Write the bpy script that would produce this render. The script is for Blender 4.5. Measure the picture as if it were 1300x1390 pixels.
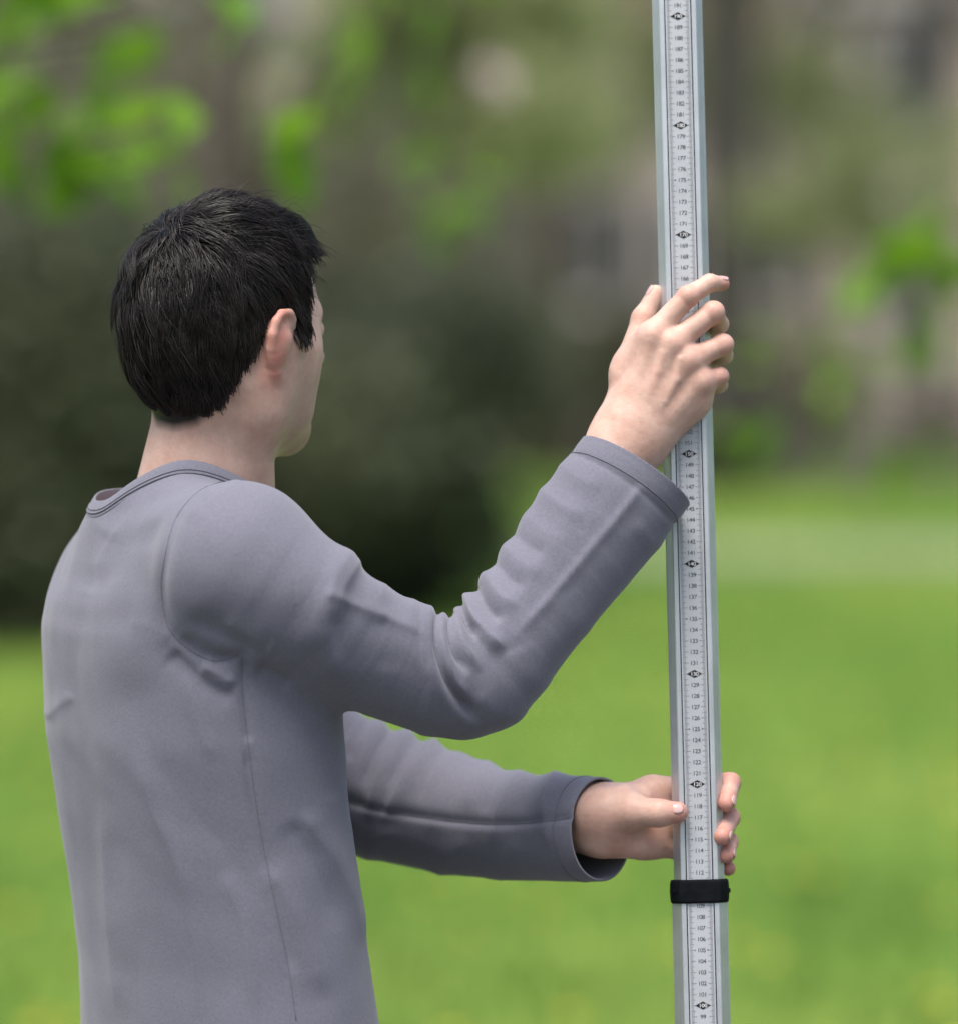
import bpy, math, random, time
import numpy as np
from mathutils import Vector, Matrix, Quaternion
from mathutils.bvhtree import BVHTree
T0 = time.time()
scene = bpy.context.scene
for o in list(bpy.data.objects): bpy.data.objects.remove(o)
col = scene.collection
R = math.radians

# ------------------------------------------------------------------ camera
CAM_H, CAM_D, PITCH, FOCAL = 1.65, 5.0, -4.16368876e-02, 206.747755
cam_d = bpy.data.cameras.new('camera'); cam = bpy.data.objects.new('camera', cam_d); col.objects.link(cam)
cam.location = (0, -CAM_D, CAM_H); cam.rotation_euler = (math.pi/2 + PITCH, 0, 0)
cam_d.sensor_fit = 'HORIZONTAL'; cam_d.sensor_width = 36; cam_d.lens = FOCAL
cam_d.clip_start = 0.1; cam_d.clip_end = 1000
cam_d.dof.use_dof = True; cam_d.dof.focus_distance = 4.93; cam_d.dof.aperture_fstop = 2.8
scene.camera = cam
# ------------------------------------------------------------------ world, sun
SUN_EL, SUN_AZ = R(70), R(205)          # azimuth measured clockwise from +Y: behind the camera, to the left
w = bpy.data.worlds.new('World'); scene.world = w; w.use_nodes = True
nt = w.node_tree; nt.nodes.clear()
sky = nt.nodes.new('ShaderNodeTexSky'); sky.sky_type = 'NISHITA'; sky.sun_disc = False
sky.sun_elevation = SUN_EL; sky.sun_rotation = SUN_AZ; sky.dust_density = 4.5; sky.air_density = 1.0; sky.ozone_density = 1.0
bgn = nt.nodes.new('ShaderNodeBackground'); bgn.inputs[1].default_value = 0.088
out = nt.nodes.new('ShaderNodeOutputWorld')
nt.links.new(sky.outputs[0], bgn.inputs[0]); nt.links.new(bgn.outputs[0], out.inputs[0])
sl = bpy.data.lights.new('sun', 'SUN'); sl.energy = 1.5; sl.angle = R(35); sl.color = (1, .965, .92)
so = bpy.data.objects.new('sun', sl); col.objects.link(so)
sd = Vector((math.sin(SUN_AZ)*math.cos(SUN_EL), math.cos(SUN_AZ)*math.cos(SUN_EL), math.sin(SUN_EL)))
so.rotation_euler = sd.to_track_quat('Z', 'Y').to_euler(); so.location = (0, -4, 12)
vs = scene.view_settings; vs.view_transform = 'Standard'; vs.look = 'None'; vs.exposure = 1.33; vs.gamma = 1
scene.render.engine = 'CYCLES'; scene.cycles.use_denoising = True
scene.cycles.max_bounces = 8; scene.cycles.transparent_max_bounces = 8

# ------------------------------------------------------------------ helpers
def px(x, y, d):
    """point on plane Y=d seen at photo pixel x,y (1300x1390)"""
    k = 36/FOCAL/1300
    a, b = (x-650)*k, (695-y)*k
    c, s = math.cos(PITCH), math.sin(PITCH)
    v = np.array([a, c-b*s, s+b*c]); t = (d+CAM_D)/v[1]
    return np.array([0, -CAM_D, CAM_H]) + v*t
def to_px(V):
    c, s = math.cos(PITCH), math.sin(PITCH)
    q = V-np.array([0, -CAM_D, CAM_H]); dep = q[:, 1]*c+q[:, 2]*s; up = -q[:, 1]*s+q[:, 2]*c
    k = FOCAL/36*1300
    return np.stack([650+q[:, 0]/dep*k, 695-up/dep*k], 1)

def mesh_np(name, V, F, smooth=True):
    """V (n,3), F (m,k) all same k, or list of faces"""
    me = bpy.data.meshes.new(name)
    if isinstance(F, np.ndarray):
        V = np.asarray(V, np.float32); m, k = F.shape
        me.vertices.add(len(V)); me.vertices.foreach_set('co', V.ravel())
        me.loops.add(m*k); me.loops.foreach_set('vertex_index', F.astype(np.int32).ravel())
        me.polygons.add(m); me.polygons.foreach_set('loop_start', np.arange(0, m*k, k, dtype=np.int32))
        me.polygons.foreach_set('loop_total', np.full(m, k, np.int32))
        me.update(calc_edges=True); me.validate()
    else:
        me.from_pydata([tuple(v) for v in V], [], F)
    me.polygons.foreach_set('use_smooth', np.full(len(me.polygons), smooth, bool))
    me.update()
    return me
def obj(name, me, mat, parent=None, loc=None):
    o = bpy.data.objects.new(name, me); col.objects.link(o)
    if mat is not None:
        me.materials.clear()
        for m in (mat if isinstance(mat, (list, tuple)) else [mat]): me.materials.append(m)
    if parent is not None: o.parent = parent
    if loc is not None: o.location = loc
    return o
def tag(o, label, cat=None, group=None, kind=None):
    o['label'] = label
    if cat: o['category'] = cat
    if group: o['group'] = group
    if kind: o['kind'] = kind
    return o
def empty(name, loc=(0, 0, 0)):
    o = bpy.data.objects.new(name, None); col.objects.link(o); o.location = loc; o.empty_display_size = .1
    return o
def child_at(o, parent):
    """parent at its place, child geometry stays in world coordinates"""
    o.parent = parent; o.matrix_parent_inverse = Matrix.Translation(-Vector(parent.location))
    return o

class MB:
    def __init__(s): s.v = []; s.f = []
    def quad(s, a, b, c, d): n = len(s.v); s.v += [a, b, c, d]; s.f.append((n, n+1, n+2, n+3))
    def box(s, lo, hi):
        n = len(s.v); (x0, y0, z0), (x1, y1, z1) = lo, hi
        s.v += [(x0, y0, z0), (x1, y0, z0), (x1, y1, z0), (x0, y1, z0), (x0, y0, z1), (x1, y0, z1), (x1, y1, z1), (x0, y1, z1)]
        s.f += [tuple(n+i for i in q) for q in ((0, 3, 2, 1), (4, 5, 6, 7), (0, 1, 5, 4), (1, 2, 6, 5), (2, 3, 7, 6), (3, 0, 4, 7))]
    def tube(s, pts, rad, sides=8, cap=True):
        pts = [np.asarray(p, float) for p in pts]; n0 = len(s.v); m = len(pts)
        if not hasattr(rad, '__len__'): rad = [rad]*m
        prev = None
        for i, p in enumerate(pts):
            t = pts[min(i+1, m-1)]-pts[max(i-1, 0)]; t = t/(np.linalg.norm(t)+1e-12)
            if prev is None:
                a = np.array([0, 0, 1.]) if abs(t[2]) < .9 else np.array([1., 0, 0])
            else: a = prev
            a = a-t*(a@t); a /= np.linalg.norm(a)+1e-12; prev = a; b = np.cross(t, a)
            for k in range(sides):
                an = 2*math.pi*k/sides
                s.v.append(tuple(p+rad[i]*(math.cos(an)*a+math.sin(an)*b)))
        for i in range(m-1):
            for k in range(sides):
                k2 = (k+1) % sides
                s.f.append((n0+i*sides+k, n0+i*sides+k2, n0+(i+1)*sides+k2, n0+(i+1)*sides+k))
        if cap:
            s.f.append(tuple(n0+k for k in reversed(range(sides)))); s.f.append(tuple(n0+(m-1)*sides+k for k in range(sides)))
    def build(s, name, mat, parent=None, smooth=False, world=True):
        o = obj(name, mesh_np(name, s.v, s.f, smooth), mat)
        if parent is not None:
            if world: child_at(o, parent)
            else: o.parent = parent
        return o

def smooth_curve(pts, n):
    """Catmull-Rom through rows of pts, n samples"""
    P = np.asarray(pts, float); P = np.vstack([2*P[0]-P[1], P, 2*P[-1]-P[-2]])
    m = len(pts)-1; o = []
    for u in np.linspace(0, m, n):
        i = min(int(u), m-1); t = u-i; a, b, c, d = P[i], P[i+1], P[i+2], P[i+3]
        o.append(.5*((2*b)+(-a+c)*t+(2*a-5*b+4*c-d)*t*t+(-a+3*b-3*c+d)*t**3))
    return np.array(o)

# ------------------------------------------------------------------ materials
def new_mat(name):
    m = bpy.data.materials.new(name); m.use_nodes = True
    n = m.node_tree; b = n.nodes['Principled BSDF']
    return m, n, b
def N(n, t, **kw):
    d = n.nodes.new(t)
    for k, v in kw.items(): setattr(d, k, v)
    return d
def noise(n, scale, detail=3, rough=.55, coord='Object', vec=None):
    t = N(n, 'ShaderNodeTexNoise'); t.inputs['Scale'].default_value = scale; t.inputs['Detail'].default_value = detail
    t.inputs['Roughness'].default_value = rough
    if vec is None:
        c = N(n, 'ShaderNodeTexCoord'); n.links.new(c.outputs[coord], t.inputs['Vector'])
    else: n.links.new(vec, t.inputs['Vector'])
    return t
def ramp(n, src, stops):
    r = N(n, 'ShaderNodeValToRGB'); e = r.color_ramp.elements
    while len(e) < len(stops): e.new(.5)
    for el, (p, c) in zip(e, stops): el.position = p; el.color = (*c, 1)
    n.links.new(src, r.inputs[0]); return r
def bump(n, b, h, strength, dist):
    q = N(n, 'ShaderNodeBump'); q.inputs['Strength'].default_value = strength; q.inputs['Distance'].default_value = dist
    n.links.new(h, q.inputs['Height']); n.links.new(q.outputs[0], b.inputs['Normal']); return q
def noisy_mat(name, c1, c2, scale, rough=.8, bumps=0, detail=4, lo=.35, hi=.65, spec=.3, coord='Object'):
    m, n, b = new_mat(name); t = noise(n, scale, detail, coord=coord)
    r = ramp(n, t.outputs[0], [(lo, c1), (hi, c2)]); n.links.new(r.outputs[0], b.inputs['Base Color'])
    b.inputs['Roughness'].default_value = rough; b.inputs['Specular IOR Level'].default_value = spec
    if bumps: bump(n, b, t.outputs[0], 1, bumps)
    return m
def leaf_mat(name, c1, c2, scale=3, trans=.3):
    m, n, b = new_mat(name); t = noise(n, scale, 2)
    oi = N(n, 'ShaderNodeObjectInfo'); ad = N(n, 'ShaderNodeMath', operation='ADD'); 
    sc = N(n, 'ShaderNodeMath', operation='MULTIPLY_ADD'); sc.inputs[1].default_value = .3; sc.inputs[2].default_value = -.15
    n.links.new(oi.outputs['Random'], sc.inputs[0]); n.links.new(t.outputs[0], ad.inputs[0]); n.links.new(sc.outputs[0], ad.inputs[1])
    r = ramp(n, ad.outputs[0], [(.3, c1), (.7, c2)])
    n.links.new(r.outputs[0], b.inputs['Base Color']); b.inputs['Roughness'].default_value = .5
    b.inputs['Specular IOR Level'].default_value = .25
    tr = N(n, 'ShaderNodeBsdfTranslucent'); mx = N(n, 'ShaderNodeMixShader'); mx.inputs[0].default_value = trans
    n.links.new(r.outputs[0], tr.inputs[0]); o = n.nodes['Material Output']
    n.links.new(b.outputs[0], mx.inputs[1]); n.links.new(tr.outputs[0], mx.inputs[2]); n.links.new(mx.outputs[0], o.inputs[0])
    return m

# ================================================================== SETTING
rng = np.random.default_rng(7); random.seed(7)
# lawn: one sheet to the horizon
m_lawn, n, b = new_mat('lawn_grass')
t1 = noise(n, .22, 4); t2 = noise(n, 1.6, 4)
r1 = ramp(n, t1.outputs[0], [(.33, (.066, .138, .022)), (.5, (.125, .212, .036)), (.68, (.20, .27, .058))])
r2 = ramp(n, t2.outputs[0], [(.3, (.72, .78, .7)), (.7, (1.15, 1.1, 1.0))])
mx = N(n, 'ShaderNodeMixRGB', blend_type='MULTIPLY'); mx.inputs[0].default_value = 1
n.links.new(r1.outputs[0], mx.inputs[1]); n.links.new(r2.outputs[0], mx.inputs[2]); n.links.new(mx.outputs[0], b.inputs['Base Color'])
b.inputs['Roughness'].default_value = .9; b.inputs['Specular IOR Level'].default_value = .1
bump(n, b, t2.outputs[0], .6, .05)
g = MB(); g.quad((-500, -120, 0), (500, -120, 0), (500, 800, 0), (-500, 800, 0))
o = g.build('lawn', m_lawn); o['kind'] = 'structure'; o['label'] = 'wide green park lawn'
m_path = noisy_mat('path_gravel', (.21, .25, .14), (.30, .33, .21), 2.5, .9)
g = MB()
xs = np.linspace(-1.2, 60, 40)
def path_y(x): return 28.6+.02*x+.4*math.sin(x*.11)
for a, c in zip(xs[:-1], xs[1:]): g.quad((a, path_y(a)-1.25, .004), (c, path_y(c)-1.25, .004), (c, path_y(c)+1.25, .004), (a, path_y(a)+1.25, .004))
o = g.build('path', m_path); o['kind'] = 'structure'; o['label'] = 'pale gravel path crossing the far lawn'
m_damper = noisy_mat('damper_dark', (.055, .053, .05), (.095, .09, .085), 18, .95, .004)  # unseen ground sheet, added to keep the lawn's green bounce off the man
g = MB(); g.quad((-30, -9, .004), (30, -9, .004), (30, 1.7, .004), (-30, 1.7, .004))
o = g.build('bounce_damper', m_damper); o['kind'] = 'structure'; o['label'] = 'added dark ground sheet below the frame, damping green bounce from the lawn'
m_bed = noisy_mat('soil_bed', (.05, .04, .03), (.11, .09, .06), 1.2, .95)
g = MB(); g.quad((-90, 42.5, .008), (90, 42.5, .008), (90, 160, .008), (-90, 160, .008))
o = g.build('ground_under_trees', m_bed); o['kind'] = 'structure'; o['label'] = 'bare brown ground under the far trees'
# grass blades and dandelions
nb = 80000
yy = 3.0+38*rng.random(nb)**1.3; xx = (rng.random(nb)-.5)*2*(2.5+.2*(yy+5))
hh = .03+.05*rng.random(nb); an = rng.random(nb)*2*np.pi; le = (rng.random((nb, 2))-.5)*.05; wd = .004+.004*rng.random(nb)
B = np.stack([xx, yy, np.zeros(nb)], 1); dx = np.stack([np.cos(an)*wd, np.sin(an)*wd, np.zeros(nb)], 1)
V = np.stack([B-dx, B+dx, B+np.stack([le[:, 0], le[:, 1], hh], 1)], 1).reshape(-1, 3)
m_blade = leaf_mat('grass_blade', (.075, .165, .018), (.16, .27, .045), .5, .25)
o = obj('grass', mesh_np('grass', V, np.arange(nb*3).reshape(-1, 3)), m_blade)
tag(o, 'short spring grass blades growing all over the lawn', 'grass', kind='stuff')
nd = 420; dy = 5+26*rng.random(nd); dxx = (rng.random(nd)-.5)*2*(.8+.1*(dy+5)); V = []; F = []
for x, y in zip(dxx, dy):
    n0 = len(V); r = .018+.01*random.random(); z = .05+.04*random.random()
    V.append((x, y, z+.008))
    for k in range(7): V.append((x+r*math.cos(k*.8976), y+r*math.sin(k*.8976), z))
    F += [(n0, n0+1+k, n0+1+(k+1) % 7) for k in range(7)]
m_dan = noisy_mat('dandelion_yellow', (.55, .42, .03), (.62, .52, .05), 4)
o = obj('dandelions', mesh_np('dandelions', V, F), m_dan); tag(o, 'small yellow dandelion flowers scattered in the lawn', 'flowers', kind='stuff')

# ---- trees
m_bark_dark = noisy_mat('bark_dark', (.045, .040, .036), (.09, .08, .072), 9, .95, .02)
m_bark_brown = noisy_mat('bark_brown', (.07, .055, .045), (.14, .115, .095), 8, .95, .02)
m_bark_grey = noisy_mat('bark_grey', (.13, .12, .10), (.22, .20, .18), 7, .95, .02)
m_yew = leaf_mat('yew_needles', (.066, .080, .048), (.13, .142, .082), 1.2, .3)
m_olive = leaf_mat('olive_foliage', (.125, .13, .075), (.23, .225, .14), .8, .4)
m_spring = leaf_mat('spring_foliage', (.27, .31, .14), (.40, .43, .22), .7, .5)
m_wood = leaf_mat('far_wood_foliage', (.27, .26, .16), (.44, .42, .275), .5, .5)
m_fresh = leaf_mat('fresh_leaf', (.115, .26, .012), (.22, .38, .028), 6, .5)
m_pink = leaf_mat('magnolia_petal', (.74, .52, .56), (.82, .68, .70), 3, .35)

def leaf_cloud(blobs, count, size, gen, hollow=.35, droop=.2):
    """leaf-sized folded quads spread through ellipsoid blobs"""
    w = np.array([b[3]*b[4]*b[5] for b in blobs])**.8; w /= w.sum()
    idx = gen.choice(len(blobs), count, p=w); Bq = np.array(blobs)[idx]
    d = gen.normal(size=(count, 3)); d /= np.linalg.norm(d, axis=1)[:, None]
    rr = (hollow+(1-hollow)*gen.random(count)**.6)*(1+.12*gen.normal(size=count))
    C = Bq[:, :3]+d*rr[:, None]*Bq[:, 3:6]
    C[:, 2] = np.maximum(C[:, 2], .02+size*gen.random(count))
    a = gen.normal(size=(count, 3)); a[:, 2] -= droop; a /= np.linalg.norm(a, axis=1)[:, None]
    c = np.cross(a, gen.normal(size=(count, 3))); c /= np.linalg.norm(c, axis=1)[:, None]
    up = np.cross(a, c); s = (size*(.6+.8*gen.random(count)))[:, None]
    V = np.stack([C-a*s*.5, C+c*s*.28+up*s*.06, C+a*s*.5, C-c*s*.28+up*s*.06], 1).reshape(-1, 3)
    return V, np.arange(count*4).reshape(-1, 4)
def tree(name, label, base, trunk_pts, trunk_r, limbs, blobs, count, size, leafmat, barkmat, seed, group=None, hollow=.35, cat='tree'):
    gen = np.random.default_rng(seed); root = empty(name, base); tag(root, label, cat, group)
    t = MB(); tp = smooth_curve([np.array(base)+np.array(p) for p in trunk_pts], 14)
    rad = np.linspace(trunk_r, trunk_r*.45, 14); rad[0] *= 1.35; rad[1] *= 1.1
    t.tube(tp, rad, 12)
    for (i0, end, r) in limbs:
        a = tp[int(i0*13)]; e = np.array(base)+np.array(end); mid = (a+e)/2+np.array([0, 0, .12*np.linalg.norm(e-a)])+gen.normal(size=3)*.06*np.linalg.norm(e-a)
        c = smooth_curve([a, mid, e], 8); t.tube(c, np.linspace(r, r*.25, 8), 7)
        for q in range(3):
            s = c[3+q]; e2 = s+(e-a)*.35+gen.normal(size=3)*.22*np.linalg.norm(e-a)
            t.tube(smooth_curve([s, (s+e2)/2+gen.normal(size=3)*.04, e2], 5), np.linspace(r*.4, r*.1, 5), 5)
    t.build('trunk', barkmat, root, True)
    if count:
        bl = [(base[0]+b[0], base[1]+b[1], base[2]+b[2], *b[3:]) for b in blobs]
        V, F = leaf_cloud(bl, count, size, gen, hollow)
        child_at(obj('crown', mesh_np('crown', V, F, False), leafmat), root)
    return root
def gnd(x, D):      # x pixel of a thing standing D metres from the camera
    p = px(x, 695, D-CAM_D); return (p[0], p[1], 0.0)
def lump(gen, n, sx, sy, sz, z0, r):
    o = []
    for i in range(n):
        d = gen.normal(size=3); d /= np.linalg.norm(d); k = gen.random()**.5
        q = r*(.6+.8*gen.random()); o.append((d[0]*sx*k, d[1]*sy*k, z0+d[2]*sz*k, q, q, q*.85))
    return o
g7 = np.random.default_rng(11)
# dark yews to the left of the lawn
def yew(label, x, D, sx, sz, seed, count, mat=m_yew, name='yew_shrub'):
    gen = np.random.default_rng(seed); bl = lump(gen, 26, sx, sx*.7, sz*.5, sz*.5, sx*.34)
    bl = [(b[0]*(1.0-.35*max(0, b[2]-sz*.55)/sz), b[1], max(b[2], b[5]*.6), *b[3:]) for b in bl]
    return tree(name, label, gnd(x, D), [(0, 0, 0), (.05, 0, sz*.4), (0, .05, sz*.8)], .12,
                [(.3, (sx*.6, -.2, sz*.5), .05), (.4, (-sx*.6, .1, sz*.6), .05)], bl, count, .11, mat, m_bark_dark, seed, cat='shrub', hollow=.2)
yew('dense dark evergreen shrub at the left edge behind the back of the man', 30, 25.5, 1.75, 1.9, 21, 19000)
yew('dense dark evergreen shrub behind the head and shoulder of the man', 370, 26.5, 1.35, 1.75, 22, 16000)
yew('small dark evergreen shrub at the right end of the shrub row', 475, 28.5, .62, 1.55, 23, 8000)
yew('tall olive evergreen rising above the dark shrubs', 470, 44, 2.6, 4.2, 24, 5000, m_olive, 'evergreen_tree')
yew('broad olive evergreen at the far left above the dark shrubs', -20, 42, 2.9, 4.6, 25, 5500, m_olive, 'evergreen_tree')
# park trees beyond the lawn, told apart by trunk
def park_tree(label, x, D, r, lean, mat, bark, seed, count=1600, h=13.5):
    gen = np.random.default_rng(seed)
    bl = lump(gen, 16, 2.6, 2.2, 2.0, h*.62, 1.1)
    lim = [(.45+.1*i, (gen.normal()*2.2, gen.normal()*1.5, h*(.45+.1*i)), r*.45) for i in range(5)]
    return tree('park_tree', label, gnd(x, D), [(0, 0, 0), (lean*.4, 0, h*.35), (lean, .1, h*.9)], r, lim, bl, count, .2, mat, bark, seed, group='park trees beyond the lawn')
park_tree('thick dark tree trunk just right of the measuring staff', 984, 44, .30, .05, m_spring, m_bark_dark, 31)
park_tree('brown tree trunk left of the upper hand', 752, 47, .20, -.05, m_wood, m_bark_brown, 32)
park_tree('slim grey tree trunk left of the brown trunk', 690, 56, .13, .2, m_spring, m_bark_grey, 33)
park_tree('slim dark trunk near the right edge of the frame', 1118, 58, .12, -.2, m_spring, m_bark_dark, 34)
park_tree('dark leaning trunk at the right edge before the house', 1268, 52, .16, .3, m_wood, m_bark_dark, 35)
park_tree('grey tree trunk behind the man, above his shoulder', 560, 60, .2, .1, m_wood, m_bark_grey, 36)
# loose spring trees and undergrowth in front of the house
def bush(label, x, D, sx, sz, z0, mat, seed, count, size=.13):
    gen = np.random.default_rng(seed); bl = lump(gen, 14, sx, sx*.6, sz, z0, sx*.35)
    return tree('spring_tree', label, gnd(x, D), [(0, 0, 0), (.1, 0, z0*.5), (-.1, 0, z0)], .06, [(.5, (sx*.5, 0, z0), .03), (.6, (-sx*.5, 0, z0*1.1), .03)],
                bl, count, size, mat, m_bark_grey, seed, group='loose spring trees', hollow=.1)
bush('pale green spring tree between staff and dark right corner', 1060, 46, 1.2, 1.3, 3.6, m_spring, 41, 1900)
bush('pale green spring tree left of the top of the staff', 815, 50, 1.4, 1.3, 3.8, m_spring, 42, 1900)
bush('pale green spring tree above the head of the man', 560, 31, 1.0, .9, 3.2, m_spring, 43, 3000)
bush('pale green spring tree before the beige house at the right', 1190, 42, .9, .7, 2.3, m_spring, 46, 1500)
bush('pale green spring tree at the upper middle left of the brown trunk', 660, 38, 1.0, .9, 3.2, m_spring, 47, 2200)
bush('low olive undergrowth at the foot of the brown trunk', 740, 50, 1.3, .6, 1.0, m_olive, 44, 3500)
bush('low olive undergrowth right of the thick dark trunk', 1090, 54, 1.2, .5, .8, m_wood, 45, 3000)

# ---- house behind the trees
m_plaster = noisy_mat('plaster_beige', (.46, .39, .30), (.55, .475, .375), .6, .9)
m_plaster2 = noisy_mat('plaster_grey', (.34, .30, .245), (.42, .375, .31), .6, .9)
m_roof = noisy_mat('roof_tiles', (.10, .075, .06), (.17, .12, .095), 1.5, .9)
m_frame = noisy_mat('window_frame_paint', (.5, .48, .44), (.6, .58, .54), 2)
m_pane, n, b = new_mat('window_glass'); b.inputs['Base Color'].default_value = (.03, .035, .04, 1); b.inputs['Roughness'].default_value = .08
def house(label, x0p, x1p, D, h, mat, rows, ncol, seed):
    a = gnd(x0p, D); c = gnd(x1p, D); root = empty('house', a); tag(root, label, 'house')
    W = c[0]-a[0]; g = MB(); g.box((a[0], a[1], 0), (c[0], a[1]+8, h)); g.build('wall', mat, root)
    g = MB(); g.box((a[0]-.25, a[1]-.3, h+.003), (c[0]+.25, a[1]+8.3, h+.28)); g.build('cornice', m_frame, root)
    g = MB(); ov = .35; z = h+.28; mid = a[1]+4
    g.v = [(a[0]-ov, a[1]-ov, z+.003), (c[0]+ov, a[1]-ov, z+.003), (c[0]+ov, a[1]+8+ov, z+.003), (a[0]-ov, a[1]+8+ov, z+.003), (a[0]+1, mid, z+2.4), (c[0]-1, mid, z+2.4)]
    g.f = [(0, 1, 5, 4), (1, 2, 5), (2, 3, 4, 5), (3, 0, 4), (0, 3, 2, 1)]; g.build('roof', m_roof, root)
    g = MB(); g.box((a[0]-.04, a[1]-.06, .01), (c[0]+.04, a[1]-.003, .7)); g.build('plinth', m_plaster2, root)
    for r_ in rows:
        for k in range(ncol):
            cx = a[0]+W*(k+.5)/ncol; ww, wh = .95, 1.5
            f = MB()
            for lo, hi in (((cx-ww/2-.1, r_-.1), (cx-ww/2, r_+wh+.1)), ((cx+ww/2, r_-.1), (cx+ww/2+.1, r_+wh+.1)), ((cx-ww/2, r_+wh), (cx+ww/2, r_+wh+.1)), ((cx-ww/2, r_-.1), (cx+ww/2, r_)), ((cx-.03, r_), (cx+.03, r_+wh))):
                f.box((lo[0], a[1]-.08, lo[1]), (hi[0], a[1]-.004, hi[1]))
            fo = f.build('window', m_frame, root)
            p = MB(); p.box((cx-ww/2, a[1]-.03, r_), (cx+ww/2, a[1]-.005, r_+wh)); po = obj('pane', mesh_np('pane', p.v, p.f, False), m_pane); po.parent = fo
            s = MB(); s.box((cx-ww/2-.16, a[1]-.2, r_-.18), (cx+ww/2+.16, a[1]-.004, r_-.1)); s_ = obj('sill', mesh_np('sill', s.v, s.f, False), m_frame); s_.parent = fo
    return root
house('beige plastered house behind the trees at the right', 1135, 2100, 74, 5.5, m_plaster, (1.3, 3.6), 5, 1)
house('grey plastered house glimpsed between the trunks left of the staff', 770, 1100, 84, 4.6, m_plaster2, (1.4,), 3, 2)
# ---- far wood: reads as one mass
gen = np.random.default_rng(3); bl = []
for i in range(170):
    x = -75+150*i/169+gen.normal()*.6; y = 92+gen.random()*14
    for k in range(3): bl.append((x+gen.normal()*1.0, y+gen.normal(), 2.0+3.6*k+gen.random()*2, 2.0, 2.0, 2.6))
V, F = leaf_cloud(bl, 34000, .70, gen, .1)
o = obj('far_wood', mesh_np('far_wood', V, F, False), m_wood); tag(o, 'hazy far wood closing the park behind the houses', 'wood', kind='stuff')

# ---- near leafy branches hanging into the frame
def leaf_mesh(L=1.0, W=.55):
    V = []; F = []; nn = 6
    for i in range(nn+1):
        t = i/nn; wv = W*.5*math.sin(math.pi*min(1, t*.96+.02))**.8*(1-.25*t); y = t*L; z = -.12*L*t*t
        V += [(-wv, y, z+.10*wv), (0, y, z-.03*L*math.sin(math.pi*t)), (wv, y, z+.10*wv)]
    for i in range(nn):
        for k in range(2): a = i*3+k; F.append((a, a+1, a+4, a+3))
    return mesh_np('leaf', V, F, True)
LEAF = leaf_mesh(); LEAF.materials.append(m_fresh)
def leafy_tree(name, label, trunk_base, trunk_top, groups, leaf_size, seed, D0):
    """groups: list of (px,py,D) leaf clusters; a branch runs from the trunk to each"""
    gen = np.random.default_rng(seed); root = empty(name, trunk_base); tag(root, label, 'tree', 'young trees whose branches hang into the frame')
    t = MB(); tb = np.array(trunk_base); tt = np.array(trunk_top)
    c = smooth_curve([tb, tb*.5+tt*.5+np.array([.05, .05, 0]), tt], 12); t.tube(c, np.linspace(.06, .025, 12), 10)
    t.build('trunk', m_bark_brown, root, True)
    for (x, y, D, cnt, spread) in groups:
        br = MB()
        e = px(x, y, D-CAM_D); s = c[int(min(11, max(3, 11*(e[2]-.35)/tt[2])))]
        mid = s*.45+e*.55+np.array([0, 0, .10]); cv = smooth_curve([s, mid, e], 9)
        br.tube(cv, np.linspace(.012, .003, 9), 6)
        for k in range(cnt):
            q = cv[-1-int(gen.integers(0, 3))] if k else e
            p = q+gen.normal(size=3)*spread
            br.tube([q, (p+q)/2+np.array([0, 0, .01]), p], [.002, .0018, .0015], 4, False)
            o = bpy.data.objects.new('leaf', LEAF); col.objects.link(o); o.parent = root
            o.matrix_parent_inverse = Matrix.Translation(-Vector(trunk_base))
            o.location = p; s_ = leaf_size*(.7+.6*gen.random()); o.scale = (s_, s_, s_)
            o.rotation_euler = (R(-50+45*gen.normal()), R(30*gen.normal()), gen.random()*6.28)
        br.build('branch', m_bark_brown, root, True)
    for q in range(9):                                   # the rest of the crown, above the frame
        a = gen.random()*6.28; s = c[9+int(gen.integers(0, 3))]; e = s+np.array([math.cos(a)*.6, math.sin(a)*.6, .3+.5*gen.random()])
        cv = smooth_curve([s, (s+e)/2+np.array([0, 0, .08]), e], 6); br = MB(); br.tube(cv, np.linspace(.011, .003, 6), 6); br.build('branch', m_bark_brown, root, True)
        for k in range(7):
            p = cv[2+int(gen.integers(0, 4))]+gen.normal(size=3)*.07
            o = bpy.data.objects.new('leaf', LEAF); col.objects.link(o); o.parent = root; o.matrix_parent_inverse = Matrix.Translation(-Vector(trunk_base))
            o.location = p; s_ = leaf_size*(.7+.5*gen.random()); o.scale = (s_, s_, s_); o.rotation_euler = (R(-50+45*gen.normal()), R(30*gen.normal()), gen.random()*6.28)
    return root
leafy_tree('young_tree', 'young tree with fresh green leaves hanging in at the top left', (-2.1, 5.9, 0), (-1.95, 5.9, 3.6),
    [(20, 12, 9.0, 6, 0.062), (80, 47, 9.2, 7, 0.062), (60, 117, 9.4, 5, 0.050), (140, 82, 9.4, 6, 0.062), (215, 27, 9.0, 6, 0.062), (240, 92, 8.8, 5, 0.050),
     (275, 142, 8.8, 4, 0.031), (110, 182, 9.6, 6, 0.062), (130, 242, 9.6, 5, 0.050), (385, 187, 9.1, 4, 0.027), (185, 192, 9.8, 5, 0.062), (-40, 72, 9.2, 7, 0.075), (-60, 172, 9.2, 6, 0.075), (330, -68, 9.2, 6, 0.075), (150, -68, 9.2, 7, 0.075)], .125, 51, 9)
leafy_tree('young_tree', 'young tree with a leafy twig in the middle above the head', (-.62, 7.6, 0), (-.60, 7.6, 3.8),
    [(575, 205, 12.2, 4, .05), (595, 260, 12.2, 5, .06), (642, 275, 12.3, 4, .05), (500, 15, 11.8, 6, .06), (560, 20, 11.5, 5, .06)], .105, 52, 12)
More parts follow.
